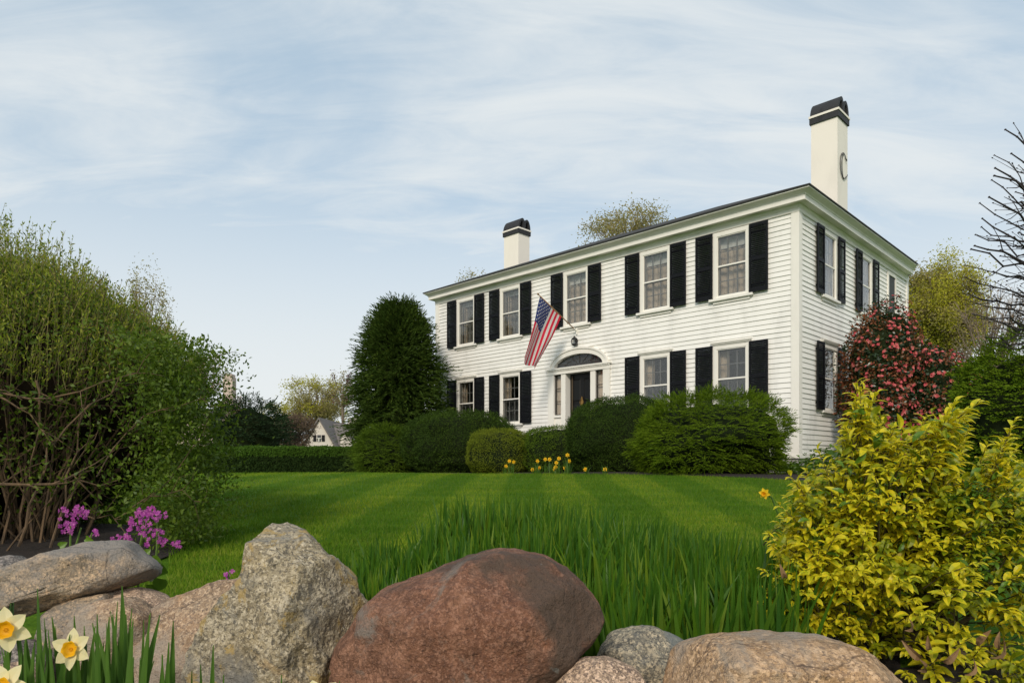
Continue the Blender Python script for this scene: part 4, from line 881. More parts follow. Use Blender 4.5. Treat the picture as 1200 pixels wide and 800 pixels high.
# ------------------------------------------------------------------ bare branches at the right edge
td = 4.6; tX = (1300 - 600) / F * td; tg = gz(tX, td); bt = empty('bare_branch_tree', (tX, td, tg)); tag(bt, 'dark leafless branches reaching in at the right edge above the evergreen', 'tree')
B0v = Vector((tX, td, tg)); r = random.Random(9); mb = MB()
mb.tube([(0, 0, -.1), (.03, .05, .5), (-.02, .08, 1.1), (.02, .1, 1.8), (-.02, .1, 2.5), (.03, .12, 3.1)], [.075, .055, .045, .035, .022, .006], 8); mb.build('trunk', M['darkbark'], bt, smooth=True)
mb = MB()
tips = [(1178, 152), (1165, 182), (1166, 197), (1165, 206), (1162, 211), (1159, 231), (1148, 238), (1151, 256), (1150, 266), (1143, 275), (1142, 288), (1138, 292), (1130, 311), (1132, 325), (1139, 346), (1137, 353), (1140, 368), (1148, 373), (1155, 395), (1168, 402), (1172, 300), (1170, 340), (1165, 360), (1160, 385), (1185, 180), (1190, 225), (1180, 262), (1178, 318), (1172, 378), (1180, 392), (1188, 345), (1192, 290)]
for k, (px, py) in enumerate(tips * 2):
    if k >= len(tips): px += r.uniform(20, 70); py += r.uniform(-14, 14)
    dd = td + r.uniform(-.5, .5); t_ = P(px, py, dd) - B0v
    lift = np.interp(py, [150, 300, 400], [85, 25, 5]) + r.uniform(-12, 12); o_ = P(1295 + r.uniform(-15, 15), py + lift, td + .1) - B0v
    ln_ = (o_ - t_).length; pts = []
    for i in range(10): t = i / 9; pts.append(o_.lerp(t_, t) + Vector((0, 0, -.05 * math.sin(t * PI) * ln_)) + Vector((r.gauss(0, .014), r.gauss(0, .016), r.gauss(0, .017))) * (0 < i < 9))
    r0 = r.uniform(.006, .014); rad = [r0 * (1 - .66 * i / 9) for i in range(10)]; mb.tube(pts, rad, 5)
    for i in range(3, 10):
        p = pts[i]; mb.tube([p - Vector((.006, 0, .004)), p, p + Vector((.006, 0, .005))], [rad[i] * .6, rad[i] * 1.55, rad[i] * .6], 5)
    for j in range(6):
        i0 = r.randint(3, 7); dv = (pts[i0] - pts[i0 - 1]).normalized() + Vector((r.gauss(0, .4), r.gauss(0, .5), r.choice((-1, 1)) * r.uniform(.3, .9))); dv.normalize(); l2 = r.uniform(.04, .24)
        q1 = pts[i0] + dv * l2 * .5 + Vector((r.gauss(0, .006),) * 3); q2 = q1 + (dv + Vector((-.3, 0, .15))).normalized() * l2 * .5
        mb.tube([pts[i0], q1, q2], [rad[i0] * .6, rad[i0] * .5, rad[i0] * .3], 4)
        mb.tube([q2, q2 + dv * .006, q2 + dv * .014], [.003, .0055, .001], 4)
for k in range(60):
    z0 = r.uniform(.9, 2.9); a = r.uniform(-1.9, 1.9); l2 = r.uniform(.5, 1.1) * (1.15 - z0 / 4); dv = Vector((math.cos(a), math.sin(a), r.uniform(.1, .7))); p0 = Vector((0, .09, z0)); q1 = p0 + dv * l2 * .5; q2 = q1 + (dv + Vector((r.gauss(0, .2), r.gauss(0, .2), .2))) * l2 * .5
    mb.tube([p0, q1, q2], [.013, .009, .004], 5)
    for j in range(5): b0 = q1.lerp(q2, r.random()); d3 = (dv + Vector((r.gauss(0, .6), r.gauss(0, .6), r.gauss(.1, .5)))).normalized() * r.uniform(.1, .3); mb.tube([b0, b0 + d3 * .5, b0 + d3], [.005, .004, .002], 4)
mb.build('branches', M['darkbark'], bt)

# ------------------------------------------------------------------ boulders of the garden wall
def stone(name, base, c2, dark, lich=None, lich_amt=0., sp=(130, .5), big=3., stain=None, seed=0, crack=.5):
    m, n, b = newmat(name); v = N(n, 'ShaderNodeTexCoord').outputs['Object']
    mp_ = N(n, 'ShaderNodeMapping'); mp_.inputs['Location'].default_value = (seed * 3.1, seed * 1.7, seed); n.links.new(v, mp_.inputs[0]); v = mp_.outputs[0]
    a = nz(n, v, big, 5, .6, .4); s1 = nz(n, v, sp[0], 3, .65); s2 = nz(n, v, sp[0] * .45, 4, .7); s3 = nz(n, v, 14, 6, .7)
    s4 = nz(n, v, sp[0] * 2.3, 2, .7); pm = nz(n, v, 7, 5, .65, .8); pk = mrange(n, pm, .40, .62)
    c = mixc(n, mrange(n, a, .35, .65), base, c2)
    c = mixc(n, mrange(n, s3, .40, .62, 0, .7), c, tuple(x * .48 for x in base))
    c = mixc(n, mrange(n, s2, .53, .60, 0, .75 * sp[1]), c, tuple(min(1, x * 1.7 + .03) for x in c2))
    c = mixc(n, mrange(n, s1, .53, .60, 0, sp[1]), c, dark)
    c = mixc(n, mrange(n, s4, .56, .64, 0, .6 * sp[1]), c, tuple(min(1, x * 2.0 + .05) for x in c2))
    vc = N(n, 'ShaderNodeTexVoronoi'); vc.inputs['Scale'].default_value = sp[0] * 1.5; n.links.new(v, vc.inputs['Vector']); sc_ = N(n, 'ShaderNodeSeparateColor'); n.links.new(vc.outputs['Color'], sc_.inputs[0])
    c = mixc(n, mrange(n, sc_.outputs[0], .80, .84, 0, .75 * sp[1]), c, dark); c = mixc(n, mrange(n, sc_.outputs[1], .80, .84, 0, .7 * sp[1]), c, tuple(min(1, x * 1.9 + .04) for x in c2))
    c = mixc(n, mrange(n, pm, .50, .66, 0, .5), c, tuple(x * .42 for x in base)); wd = nz(n, v, 3.2, 6, .7, 1.2); c = mixc(n, mrange(n, wd, .56, .68, 0, .65), c, (.20, .19, .165)); c = mixc(n, mrange(n, wd, .30, .40, .5, 0), c, tuple(min(1, q * w) for q, w in zip(base, (1.45, 1.2, .9))))
    if stain: 
        f = nz(n, v, 2.2, 5, .65, .6); c = mixc(n, mrange(n, f, .46, .60, 0, .9), c, stain)
    if lich:
        f = nz(n, v, 9, 6, .7, .5); f2 = mrange(n, f, .60 - lich_amt, .66 - lich_amt, 0, .8); c = mixc(n, f2, c, lich)
    vo = N(n, 'ShaderNodeTexVoronoi', feature='DISTANCE_TO_EDGE'); vo.inputs['Scale'].default_value = 3.3; 
    wv_ = mixc(n, .12, v, nz(n, v, 6, 4)); n.links.new(wv_, vo.inputs['Vector'])
    cr = mrange(n, vo.outputs['Distance'], 0, .012, crack, 0); c = mixc(n, cr, c, tuple(x * .35 for x in dark))
    n.links.new(c, b.inputs['Base Color']); b.inputs['Roughness'].default_value = .82; b.inputs['Specular IOR Level'].default_value = .3
    p = bump(n, None, s3, .7, .03); p = bump(n, None, s2, .8, .010, p); bump(n, b, s1, .7, .005, p); return m
def ico(sub):
    import bmesh
    bm = bmesh.new(); bmesh.ops.create_icosphere(bm, subdivisions=sub, radius=1); V = np.array([v.co[:] for v in bm.verts]); T_ = np.array([[v.index for v in f.verts] for f in bm.faces]); bm.free(); return V, T_
ICO = {s: ico(s) for s in (5, 6)}
def boulder(label, poly, d, thick, mat, seed, planes=(), nplanes=6, rough=.012, sub=6, cen=None, flat=.62, group='boulders of the garden wall', yoff=0):
    pts = np.array([((x - 600) / F * d, (HZ - y) / F * d) for x, y in poly]); c = np.array(cen and ((cen[0] - 600) / F * d, (HZ - cen[1]) / F * d) or (pts.max(0) + pts.min(0)) / 2)
    # dense outline -> radius by angle
    q = np.concatenate([pts, pts[:1]]); dense = np.concatenate([q[i] + (q[i + 1] - q[i]) * np.linspace(0, 1, 40, endpoint=False)[:, None] for i in range(len(pts))]) - c
    an = np.arctan2(dense[:, 1], dense[:, 0]); ra = np.hypot(dense[:, 0], dense[:, 1]); o_ = np.argsort(an); an, ra = an[o_], ra[o_]
    grid = np.linspace(-PI, PI, 361); rg = np.interp(grid, an, ra, period=2 * PI); kern = np.array([1, 2, 3, 2, 1]) / 9; rg = np.convolve(np.concatenate([rg[-3:-1], rg, rg[1:3]]), kern, 'valid')
    V, T_ = ICO[sub]; ph = np.arctan2(V[:, 2], V[:, 0]); rho = np.hypot(V[:, 0], V[:, 2]); R_ = np.interp(ph, grid, rg); g = rho ** flat
    X = np.stack([R_ * np.cos(ph) * g, np.sign(V[:, 1]) * np.abs(V[:, 1]) ** .85 * thick * np.where(V[:, 1] < 0, .55, 1.25), R_ * np.sin(ph) * g], 1)
    rs = np.random.default_rng(seed); size = ra.mean()
    pl = list(planes)
    for k in range(nplanes * 3 + 6 if nplanes else 0):
        nn = rs.normal(size=3); nn[1] = -abs(nn[1]) * 1.0 - .30; nn /= np.linalg.norm(nn); pl.append((tuple(nn), rs.uniform(.80, .93)))
    for nn, fr_ in pl:
        nn = np.array(nn, float); nn /= np.linalg.norm(nn); pr = X @ nn; lim = pr.max() * fr_; ex_ = np.maximum(pr - lim, 0); X = X - nn * ex_[:, None]
    pc = pts - c                                            # keep the stone's measured width and height after the facets are cut
    for ax_i, col_i in ((0, 0), (2, 1)):
        lo, hi = X[:, ax_i].min(), X[:, ax_i].max(); X[:, ax_i] = np.where(X[:, ax_i] > 0, X[:, ax_i] * pc[:, col_i].max() / hi, X[:, ax_i] * pc[:, col_i].min() / lo)
    off = Vector((seed * 7.3, seed * 2.1, 0))
    disp = np.array([mnoise.fractal(Vector(p) * (2.2 / size) + off, .9, 2.0, 5) * .016 * size + mnoise.noise(Vector(p) * 38 + off) * rough * .25 + mnoise.fractal(Vector(p) * 14 + off, .8, 2, 4) * rough * .8 for p in X])
    nn = unit(X / np.array([max(1e-3, ra.mean()), thick, max(1e-3, ra.mean())])); X = X + nn * disp[:, None] * np.clip(.45 + np.abs(V[:, 1:2]), 0, 1)
    zmin = X[:, 2].min(); loc = (c[0], d + yoff, c[1] + zmin); X[:, 2] -= zmin
    o = link('boulder', np_mesh('boulder', X, T_, mat, smooth=True), None, loc); tag(o, label, 'boulder', group); return o
mA = stone('granite_tan_grey', (.36, .28, .19), (.44, .29, .165), (.10, .085, .07), None, 0, (110, .6), 4, (.23, .21, .19), 1)
mB = stone('granite_pink_tan', (.42, .275, .17), (.37, .27, .18), (.12, .09, .075), None, 0, (120, .6), 4, (.30, .25, .2), 2)
mC = stone('granite_lichen_grey', (.36, .285, .17), (.32, .27, .19), (.085, .075, .06), (.36, .25, .09), .05, (95, .75), 5, (.19, .18, .165), 3, .25)
mD = stone('granite_red', (.19, .082, .046), (.24, .118, .070), (.06, .032, .026), (.17, .165, .15), -.05, (120, .38), 3, (.075, .052, .038), 4, .15)
mE = stone('granite_grey_green', (.27, .25, .20), (.33, .27, .18), (.06, .06, .06), (.3, .26, .14), .0, (95, .8), 8, (.17, .18, .17), 5)
mF = stone('granite_pink_speckled', (.42, .285, .19), (.46, .32, .22), (.14, .10, .085), None, 0, (130, .8), 4, None, 6, .1)
mG = stone('granite_orange', (.48, .285, .14), (.42, .28, .165), (.12, .08, .06), None, 0, (90, .6), 5, (.30, .25, .20), 7, .6)
mK = stone('granite_dark_grey', (.19, .17, .155), (.25, .21, .18), (.06, .055, .05), None, 0, (100, .6), 6, None, 8)
boulder('large tan grey slab shaped boulder lying on top at the left edge', [(-110, 760), (-110, 700), (-50, 683), (0, 671), (40, 654), (78, 640), (110, 637), (124, 643), (142, 659), (162, 674), (152, 690), (118, 697), (90, 702), (62, 710), (32, 722), (0, 727), (-50, 740)], 2.05, .26, mA, 1, [((.12, -.42, .9), .80), ((.25, -.55, -.8), .58), ((-.15, -.95, .25), .74), ((.75, -.6, .25), .72)], 5, .014, flat=.52)
boulder('broad pinkish tan boulder leaning behind the left side of the tall grey boulder', [(90, 905), (135, 800), (150, 748), (165, 727), (190, 707), (212, 699), (233, 689), (262, 687), (284, 675), (320, 690), (340, 905)], 1.95, .22, mB, 2, [((-.2, -.8, .6), .74), ((.4, -.85, .2), .7)], 6, .014, cen=(225, 800))
boulder('tall pointed grey boulder with yellowish lichen standing upright', [(205, 910), (222, 800), (228, 762), (245, 727), (262, 706), (283, 687), (289, 665), (292, 641), (304, 625), (322, 619), (338, 626), (350, 640), (362, 655), (388, 671), (402, 689), (413, 712), (415, 730), (408, 755), (398, 775), (398, 910)], 1.80, .20, mC, 3, [((.86, -.50, .08), .56), ((-.35, -.92, .2), .66), ((-.1, -.75, .65), .86)], 2, .022, cen=(325, 770), flat=.55)
boulder('biggest boulder, rounded and rusty red, at the front centre', [(385, 910), (392, 800), (391, 772), (398, 752), (412, 735), (428, 710), (440, 697), (470, 684), (500, 675), (530, 664), (550, 655), (580, 648), (605, 648), (640, 655), (665, 668), (688, 690), (703, 710), (707, 720), (702, 734), (686, 756), (668, 776), (652, 792), (640, 815), (625, 910)], 1.75, .34, mD, 4, [((.10, -.62, .78), .88), ((-.1, -.80, -.58), .70), ((.55, -.80, .25), .89), ((-.45, -.85, .2), .92)], 0, .014, cen=(550, 770), flat=.66)
boulder('small grey green boulder right of the red boulder', [(698, 860), (696, 790), (708, 763), (722, 749), (745, 741), (772, 738), (782, 743), (800, 752), (824, 764), (830, 790), (820, 860)], 2.0, .16, mE, 5, [((.2, -.7, .65), .78), ((.75, -.6, .2), .7)], 3, .012, sub=5, cen=(760, 795))
boulder('pink speckled boulder at the bottom edge below the small grey boulder', [(635, 900), (645, 805), (665, 786), (690, 777), (712, 775), (735, 782), (752, 793), (764, 812), (772, 900)], 1.6, .14, mF, 6, [], 4, .007, sub=5, cen=(705, 835))
boulder('long low orange tan boulder at the bottom below the golden shrub', [(780, 910), (794, 800), (798, 783), (805, 773), (818, 767), (845, 758), (880, 756), (925, 752), (960, 753), (990, 757), (1015, 763), (1040, 778), (1058, 795), (1075, 815), (1085, 910)], 1.58, .22, mG, 7, [((.1, -.6, .8), .86), ((0, -1, .15), .8)], 3, .009, cen=(935, 825), flat=.55)
boulder('round pink boulder under the right end of the tan slab', [(100, 770), (110, 715), (115, 700), (128, 692), (150, 691), (172, 697), (186, 706), (194, 717), (196, 770)], 2.1, .13, mF, 8, [], 4, .006, sub=5, cen=(150, 730))
boulder('flat topped salmon pink boulder behind the daffodil leaves', [(76, 840), (82, 745), (90, 725), (100, 711), (112, 704), (138, 703), (152, 709), (167, 722), (170, 760), (165, 840)], 1.92, .13, mB, 9, [((0, -.9, .45), .7), ((.5, -.8, -.1), .75)], 3, .006, sub=5, cen=(122, 755))
boulder('pale flat stone wedged under the tan slab', [(30, 840), (50, 745), (60, 716), (75, 705), (100, 699), (118, 697), (122, 712), (112, 760), (105, 840)], 2.02, .13, mA, 10, [((.1, -.7, .7), .75)], 4, .008, sub=5, cen=(80, 745))
boulder('dark grey stone at the left edge behind the left daffodil bloom', [(-70, 840), (-60, 765), (-20, 755), (5, 758), (28, 766), (46, 776), (44, 840)], 1.85, .14, mK, 11, [], 5, .01, sub=5, cen=(-8, 795))
boulder('pink stone in the bottom left corner', [(-60, 900), (-40, 795), (-20, 785), (12, 780), (27, 792), (32, 900)], 1.68, .10, mF, 12, [], 4, .007, sub=5, cen=(-10, 830))
boulder('small dark stone behind the tan slab at the far left', [(-40, 690), (-30, 662), (-15, 654), (5, 652), (18, 660), (20, 690)], 2.7, .12, mK, 13, [], 4, .01, sub=5, cen=(-8, 673), yoff=0)

# ------------------------------------------------------------------ iris bed
def blades(n, fnpos, hfn, w, mat_name, name, lean=.16, seg=4, nmats=1):
    Vs = []; Qs = []; base = 0
    p, h = fnpos(n), None; n = len(p); h = hfn(p)[:, None]; a = RNG.uniform(0, 2 * PI, n); ln = RNG.normal(0, lean, n)[:, None]; bend = RNG.uniform(.1, .5, n)[:, None]
    dirv = np.stack([np.cos(a), np.sin(a), np.zeros(n)], 1); fa = RNG.uniform(-.9, .9, n); side = np.stack([np.cos(fa), np.sin(fa), np.zeros(n)], 1)
    rows = []
    for k in range(seg + 1):
        t = k / seg; c = p + np.array([0, 0, 1.]) * h * t * (1 - .12 * np.abs(ln) * t) + dirv * ln * h * (t * .6 + t * t * bend * 1.5); ww = (w * RNG.uniform(1, 1) * (1 - t ** 2.2) + .0006)
        wr = side * (ww * .5) * np.ones((n, 1)); rows.append(c - wr); rows.append(c + wr)
    V = np.stack(rows, 1).reshape(-1, 3); k2 = 2 * (seg + 1); b = (np.arange(n) * k2)[:, None]
    Q = np.concatenate([b + np.array([2 * k, 2 * k + 1, 2 * k + 3, 2 * k + 2])[None] for k in range(seg)])
    return link(name, np_mesh(name, V, Q, M[mat_name], smooth=True))
def iris_pos(n):
    out_ = []; cl = []
    for _ in range(240):
        px = RNG.uniform(345, 925); back = np.interp(px, [340, 400, 470, 520, 700, 760, 900, 930], [3.0, 3.2, 3.6, 4.2, 4.3, 3.7, 3.65, 3.4]); front = np.interp(px, [340, 430, 650, 720, 930], [2.25, 2.3, 2.3, 2.2, 2.2])
        d = RNG.uniform(front, back); cl.append(((px - 600) / F * d, d))
    cl = np.array(cl); k = RNG.integers(0, len(cl), n); xy = cl[k] + RNG.normal(0, .034, (n, 2)) * np.array([1, 1])
    return np.stack([xy[:, 0], xy[:, 1], GZ(xy[:, 0], xy[:, 1])], 1)
def iris_h(p): return np.interp(p[:, 0] / p[:, 1] * F + 600, [340, 430, 520, 700, 780, 920], [.29, .32, .385, .385, .35, .34]) * (1 + .12 * np.sin(p[:, 0] * 3.1 + p[:, 1] * 2)) * RNG.uniform(.55, 1.18, len(p))
o = blades(6800, iris_pos, iris_h, .022, 'iris', 'iris_leaves', .19, 5); tag(o, 'dense bed of upright green iris leaves behind the boulders', 'plants', kind='stuff')
# mown grass blades over the near and middle lawn
def lawn_pos(n):
    d = 2.3 * (15.5 / 2.3) ** (RNG.random(n) ** .8); px = RNG.uniform(120, 1010, n); x = (px - 600) / F * d; p = np.stack([x, d, GZ(x, d)], 1)
    lx = (x - HC[0]) * LX[0] + (d - HC[1]) * LX[1]; ly = (x - HC[0]) * LY[0] + (d - HC[1]) * LY[1]
    back = np.interp(px, [340, 400, 470, 520, 700, 760, 900, 930], [2.9, 3.1, 3.5, 4.1, 4.2, 3.6, 3.55, 3.3])
    return p[~((ly > -4.1) & (lx < 2.2)) & ~((px > 345) & (px < 925) & (d < back)) & ~((x < -.50 * d) & (d > 3.8) & (d < 6.1))]
def lawn_h(p): return RNG.uniform(.018, .045, len(p))
o = blades(170000, lawn_pos, lawn_h, .006, 'grassb', 'lawn_grass', .5, 1); tag(o, 'short mown grass blades of the lawn', 'grass', kind='stuff')

# ------------------------------------------------------------------ daffodils
def petal_mesh(L, Wd, mat, cup=.15, name='petal', twist=0):
    mb = MB(); n = 6; rows = []
    for i in range(n + 1):
        t = i / n; w = Wd * .5 * (math.sin(PI * min(1, t * .92 + .06)) ** .75) * (1 - .25 * t); z = cup * L * (t * t * .8 - .3 * t)
        rows.append([(-w, t * L, z + .18 * w), (0, t * L, z - .04 * w), (w, t * L, z + .18 * w)])
    rows[-1] = [(-.001, L, rows[-1][1][2]), (0, L * 1.02, rows[-1][1][2]), (.001, L, rows[-1][1][2])]
    for i in range(n): 
        for j in (0, 1): mb.add([rows[i][j], rows[i][j + 1], rows[i + 1][j + 1], rows[i + 1][j]], [(0, 1, 2, 3)])
    return mb.mesh(name, mat, True)
def corona_mesh(rad, dep, mat):
    mb = MB(); k = 18; rings = [(.35, .35), (.8, .4), (.92, .6), (1.05, .92), (1.22, 1.0)]; vs = []
    for r_, z in rings:
        for j in range(k): q = 2 * PI * j / k; f = 1 + (.09 * math.sin(q * 6) if z > .9 else 0); vs.append((rad * r_ * f * math.cos(q), rad * r_ * f * math.sin(q), dep * z))
    fs = [(i * k + j, i * k + (j + 1) % k, (i + 1) * k + (j + 1) % k, (i + 1) * k + j) for i in range(len(rings) - 1) for j in range(k)]; mb.add(vs, fs); mb.add(vs[:k], [tuple(range(k))])
    for j in range(6): q = j * PI / 3; mb.tube([(rad * .15 * math.cos(q), rad * .15 * math.sin(q), 0), (rad * .25 * math.cos(q), rad * .25 * math.sin(q), dep * .75)], rad * .06, 4)
    return mb.mesh('corona', mat, True)
PET = petal_mesh(.040, .030, M['dpet'], .12); COR = corona_mesh(.0125, .011, M['dcor'])
PETy = petal_mesh(.040, .030, M['dyel'], .12); CORy = corona_mesh(.013, .022, M['dcor'])
def leaf_strip(p0, p1, w, bow, name, parent, mat, seg=7):
    p0, p1 = Vector(p0), Vector(p1); ax_ = p1 - p0; side = Vector((1, random.uniform(-.5, .5), 0)).normalized(); side = (side - ax_.normalized() * side.dot(ax_.normalized())).normalized(); nn = side.cross(ax_.normalized()); mb = MB(); rows = []
    for i in range(seg + 1):
        t = i / seg; c = p0 + ax_ * t + Vector(bow) * math.sin(t * PI) * .5; ww = w * .85 * (1 - t ** 3.2) + .0008; rows.append([c - side * ww + nn * ww * .35, c, c + side * ww + nn * ww * .35])
    for i in range(seg):
        for j in (0, 1): mb.add([rows[i][j], rows[i][j + 1], rows[i + 1][j + 1], rows[i + 1][j]], [(0, 1, 2, 3)])
    return mb.build(name, mat, parent, smooth=True)
def flower(parent, pos, face, scale=1., roll=0, pet=PET, cor=COR):
    o = empty('flower', pos, 0, parent); o.rotation_mode = 'QUATERNION'; o.rotation_quaternion = Vector(face).to_track_quat('Z', 'Y'); o.scale = (scale,) * 3
    for k in range(6):
        q = link('petal', pet, o, (.004 * math.sin(-k * PI / 3 - roll) * 0, 0, .001 * (k % 2)), (random.uniform(-.12, .12) + (.04 if k % 2 else -.05), random.uniform(-.2, .2), k * PI / 3 + roll + random.uniform(-.06, .06)))
    link('corona', cor, o); return o
def daffodil_plant(label, headpx, d, face, leaves, scale=1., roll=0, basepx=None, group='daffodils in front of the boulders'):
    h = P(*headpx, d); bx = (basepx - 600) / F * d if basepx is not None else h.x + .01; base = Vector((bx, d + .01, gz(bx, d))); root = empty('daffodil', base); tag(root, label, 'daffodil', group)
    hl_ = h - base; back = Vector(face).normalized(); mb = MB(); n0 = hl_ - back * .028
    pts = [Vector((0, 0, 0)), Vector((hl_.x * .3, hl_.y * .3, hl_.z * .5)), Vector((n0.x * .8, n0.y * .8 + .01, hl_.z * .9)), n0 + Vector((0, .006, .016)), n0, hl_ - back * .002]
    mb.tube(pts, [.0045, .0042, .004, .0035, .005, .004], 7); mb.build('stem', M['daffleaf'], root, smooth=True)
    flower(root, hl_, face, scale, roll)
    for (tx, ty, bxp, w, bow) in leaves:
        dd = d + random.uniform(-.02, .10); tip = P(tx, ty, dd) - base; b0x = (bxp - 600) / F * dd; leaf_strip((b0x - base.x, dd - d - .01, 0), tip, w, (bow, random.uniform(-.03, .03), 0), 'leaf', root, M['daffleaf'])
    return root
rl = random.Random(17)
def rleaves(n, x0, x1, y0, y1): return [(rl.uniform(x0, x1), rl.uniform(y0, y1), rl.uniform(x0 + (x1 - x0) * .1, x1), rl.uniform(.012, .018), rl.uniform(-.07, .07)) for _ in range(n)]
daffodil_plant('pale yellow daffodil bloom cut by the left edge of the photo', (8, 737), 1.22, (.25, -.95, .12), rleaves(8, -5, 60, 715, 770), 1.0, .2, 30)
daffodil_plant('pale yellow daffodil with orange centre fully open right of the edge bloom', (85, 760), 1.25, (-.05, -.97, .2), [(44, 689, 95, .015, -.02), (87, 721, 92, .018, 0)] + rleaves(18, 38, 122, 722, 780), .94, .15, 90)
daffodil_plant('pale daffodil half below the bottom edge in the left corner', (4, 806), 1.15, (.1, -.9, .4), rleaves(5, 5, 50, 745, 790), 1.05, .5, 12)
daffodil_plant('pale daffodil at the far left edge, highest of the left blooms, turned away', (-9, 716), 1.3, (-.6, -.75, .2), rleaves(4, 0, 40, 735, 780), 1., .3, -8)
daffodil_plant('white daffodil peeking over the bottom edge below the tall boulder', (370, 820), 1.15, (.1, -.6, .75), [(330, 790, 335, .012, 0), (398, 797, 390, .012, .01)], 1.05, .15, 368)
# leaf tuft to the right of the open bloom
root = empty('daffodil_leaves', (P(150, 800, 1.27).x, 1.27, gz(-.7, 1.27))); tag(root, 'tuft of green daffodil leaves without flowers before the salmon boulder', 'plant')
b0 = root.location.copy()
for (tx, ty, bxp, w, bow) in [(143, 686, 148, .018, 0), (138, 704, 132, .014, -.01), (175, 720, 150, .013, .02), (203, 727, 160, .012, .03), (172, 753, 165, .012, .0), (155, 712, 140, .012, -.03), (114, 719, 108, .012, .01), (198, 752, 205, .012, -.03), (128, 722, 122, .016, 0), (190, 766, 176, .012, .02)] + rleaves(26, 85, 195, 715, 785) + [(204, 748, 224, .012, -.03), (250, 755, 258, .011, -.02), (225, 785, 226, .010, 0), (235, 778, 250, .01, 0), (262, 790, 268, .01, 0)]:
    dd = 1.27 + random.uniform(-.05, .08); leaf_strip(((bxp - 600) / F * dd - b0.x, dd - 1.27, 0), P(tx, ty, dd) - b0, w, (bow, random.uniform(-.02, .02), 0), 'leaf', root, M['daffleaf'])
# yellow daffodils in the mulch bed
fp = [(593, 546), (597, 540), (602, 541), (630, 540), (639, 538), (644, 538), (624, 552), (629, 550), (632, 548), (651, 547), (650, 552), (652, 542), (655, 537), (662, 548), (665, 533), (667, 540), (686, 552), (709, 555)]
fp.sort(); _o = ['', 'second ', 'third ', 'fourth ', 'fifth ', 'sixth ', 'seventh ', 'eighth ', 'ninth ']
ORD = [(w + 'from the left' if w else 'leftmost of all') for w in _o] + [(w + 'from the right' if w else 'rightmost of all') for w in _o][::-1]
for i, (px, py) in enumerate(fp):
    u = (px - 600) / F; d = 11.15 / (u * LY[0] + LY[1]) + random.uniform(-.1, .1); h = P(px, py, d); g = gz(h.x, d); root = empty('yellow_daffodil', (h.x, d, g)); tag(root, 'small bright yellow daffodil in the bed before the clipped bushes, ' + ORD[i], 'daffodil', 'yellow daffodils before the bushes')
    hz_ = max(h.z - g, .1); mb = MB(); mb.tube([(0, 0, 0), (.01, 0, hz_ * .6), (0, .02, hz_)], .006, 4); mb.build('stem', M['daffleaf'], root)
    f = flower(root, (0, 0, hz_), (random.uniform(-.5, .5), -.9, .1), 1.2, random.random(), PETy, CORy)
    mb = MB()
    for k in range(9):
        a = random.uniform(0, 6.28); q = Vector((math.cos(a), math.sin(a), 0)); x0 = q * .05; x1 = q * random.uniform(.1, .2) + Vector((0, 0, random.uniform(.6, 1.05) * max(hz_, .2))); s_ = Vector((-q.y, q.x, 0)) * .009
        mb.add([x0 - s_, x0 + s_, (x0 + x1) / 2 + s_ + q * -.02, (x0 + x1) / 2 - s_ - q * .02, x1], [(0, 1, 2, 3), (3, 2, 4)])
    mb.build('leaves', M['daffleaf'], root)
# the orange daffodil beside the golden shrub
h = P(896, 578, 4.0); g = gz(h.x + .12, 4.0); root = empty('orange_daffodil', (h.x + .14, 4.0, g)); tag(root, 'single orange yellow daffodil leaning from blue green leaves beside the golden shrub', 'daffodil')
hl_ = h - root.location; mb = MB(); mb.tube([(0, 0, 0), (hl_.x * .25, 0, hl_.z * .6), (hl_.x * .7, 0, hl_.z * .95), hl_], .005, 6); mb.build('stem', M['daffleaf'], root); flower(root, hl_, (-.6, -.7, -.1), .85, .3, PETy, CORy)
for k in range(16): x0 = random.uniform(-.03, .05); leaf_strip((x0, 0, 0), (x0 + random.uniform(-.06, .12), random.uniform(-.1, .1), random.uniform(.3, .52)), .014, (random.uniform(-.03, .03), 0, 0), 'leaf', root, M['daffleaf'])

# ground cover by the house corner
root = empty('hosta_plants', (*hw(.6, -1.1), gz(*hw(.6, -1.1)))); tag(root, 'low bright green leafy plants at the right front corner of the house', 'plants')
lv = Leaves(); n_ = 2200; lx = RNG.uniform(-1.8, 2.6, n_); ly = RNG.uniform(-1.3, .5, n_); x, y = hw(lx + .6, ly - 1.1); z = GZ(x, y); p = np.stack([x, y, z], 1) - np.array(root.location); hgt = RNG.uniform(.08, .52, n_) * (.7 + .4 * np.sin(lx * 4 + ly * 3)); p[:, 2] += np.clip(hgt, .03, 1)
lv.add(p, unit(runit(n_) * np.array([1, 1, .3]) + np.array([0, 0, .35])), np.array([0, 0, 1.]) + runit(n_) * .3, .16 * RNG.uniform(.6, 1.2, n_), .06, 0, .2, .25)
fo = lv.build('foliage', [M['gl']], root); fo['kind'] = 'stuff'

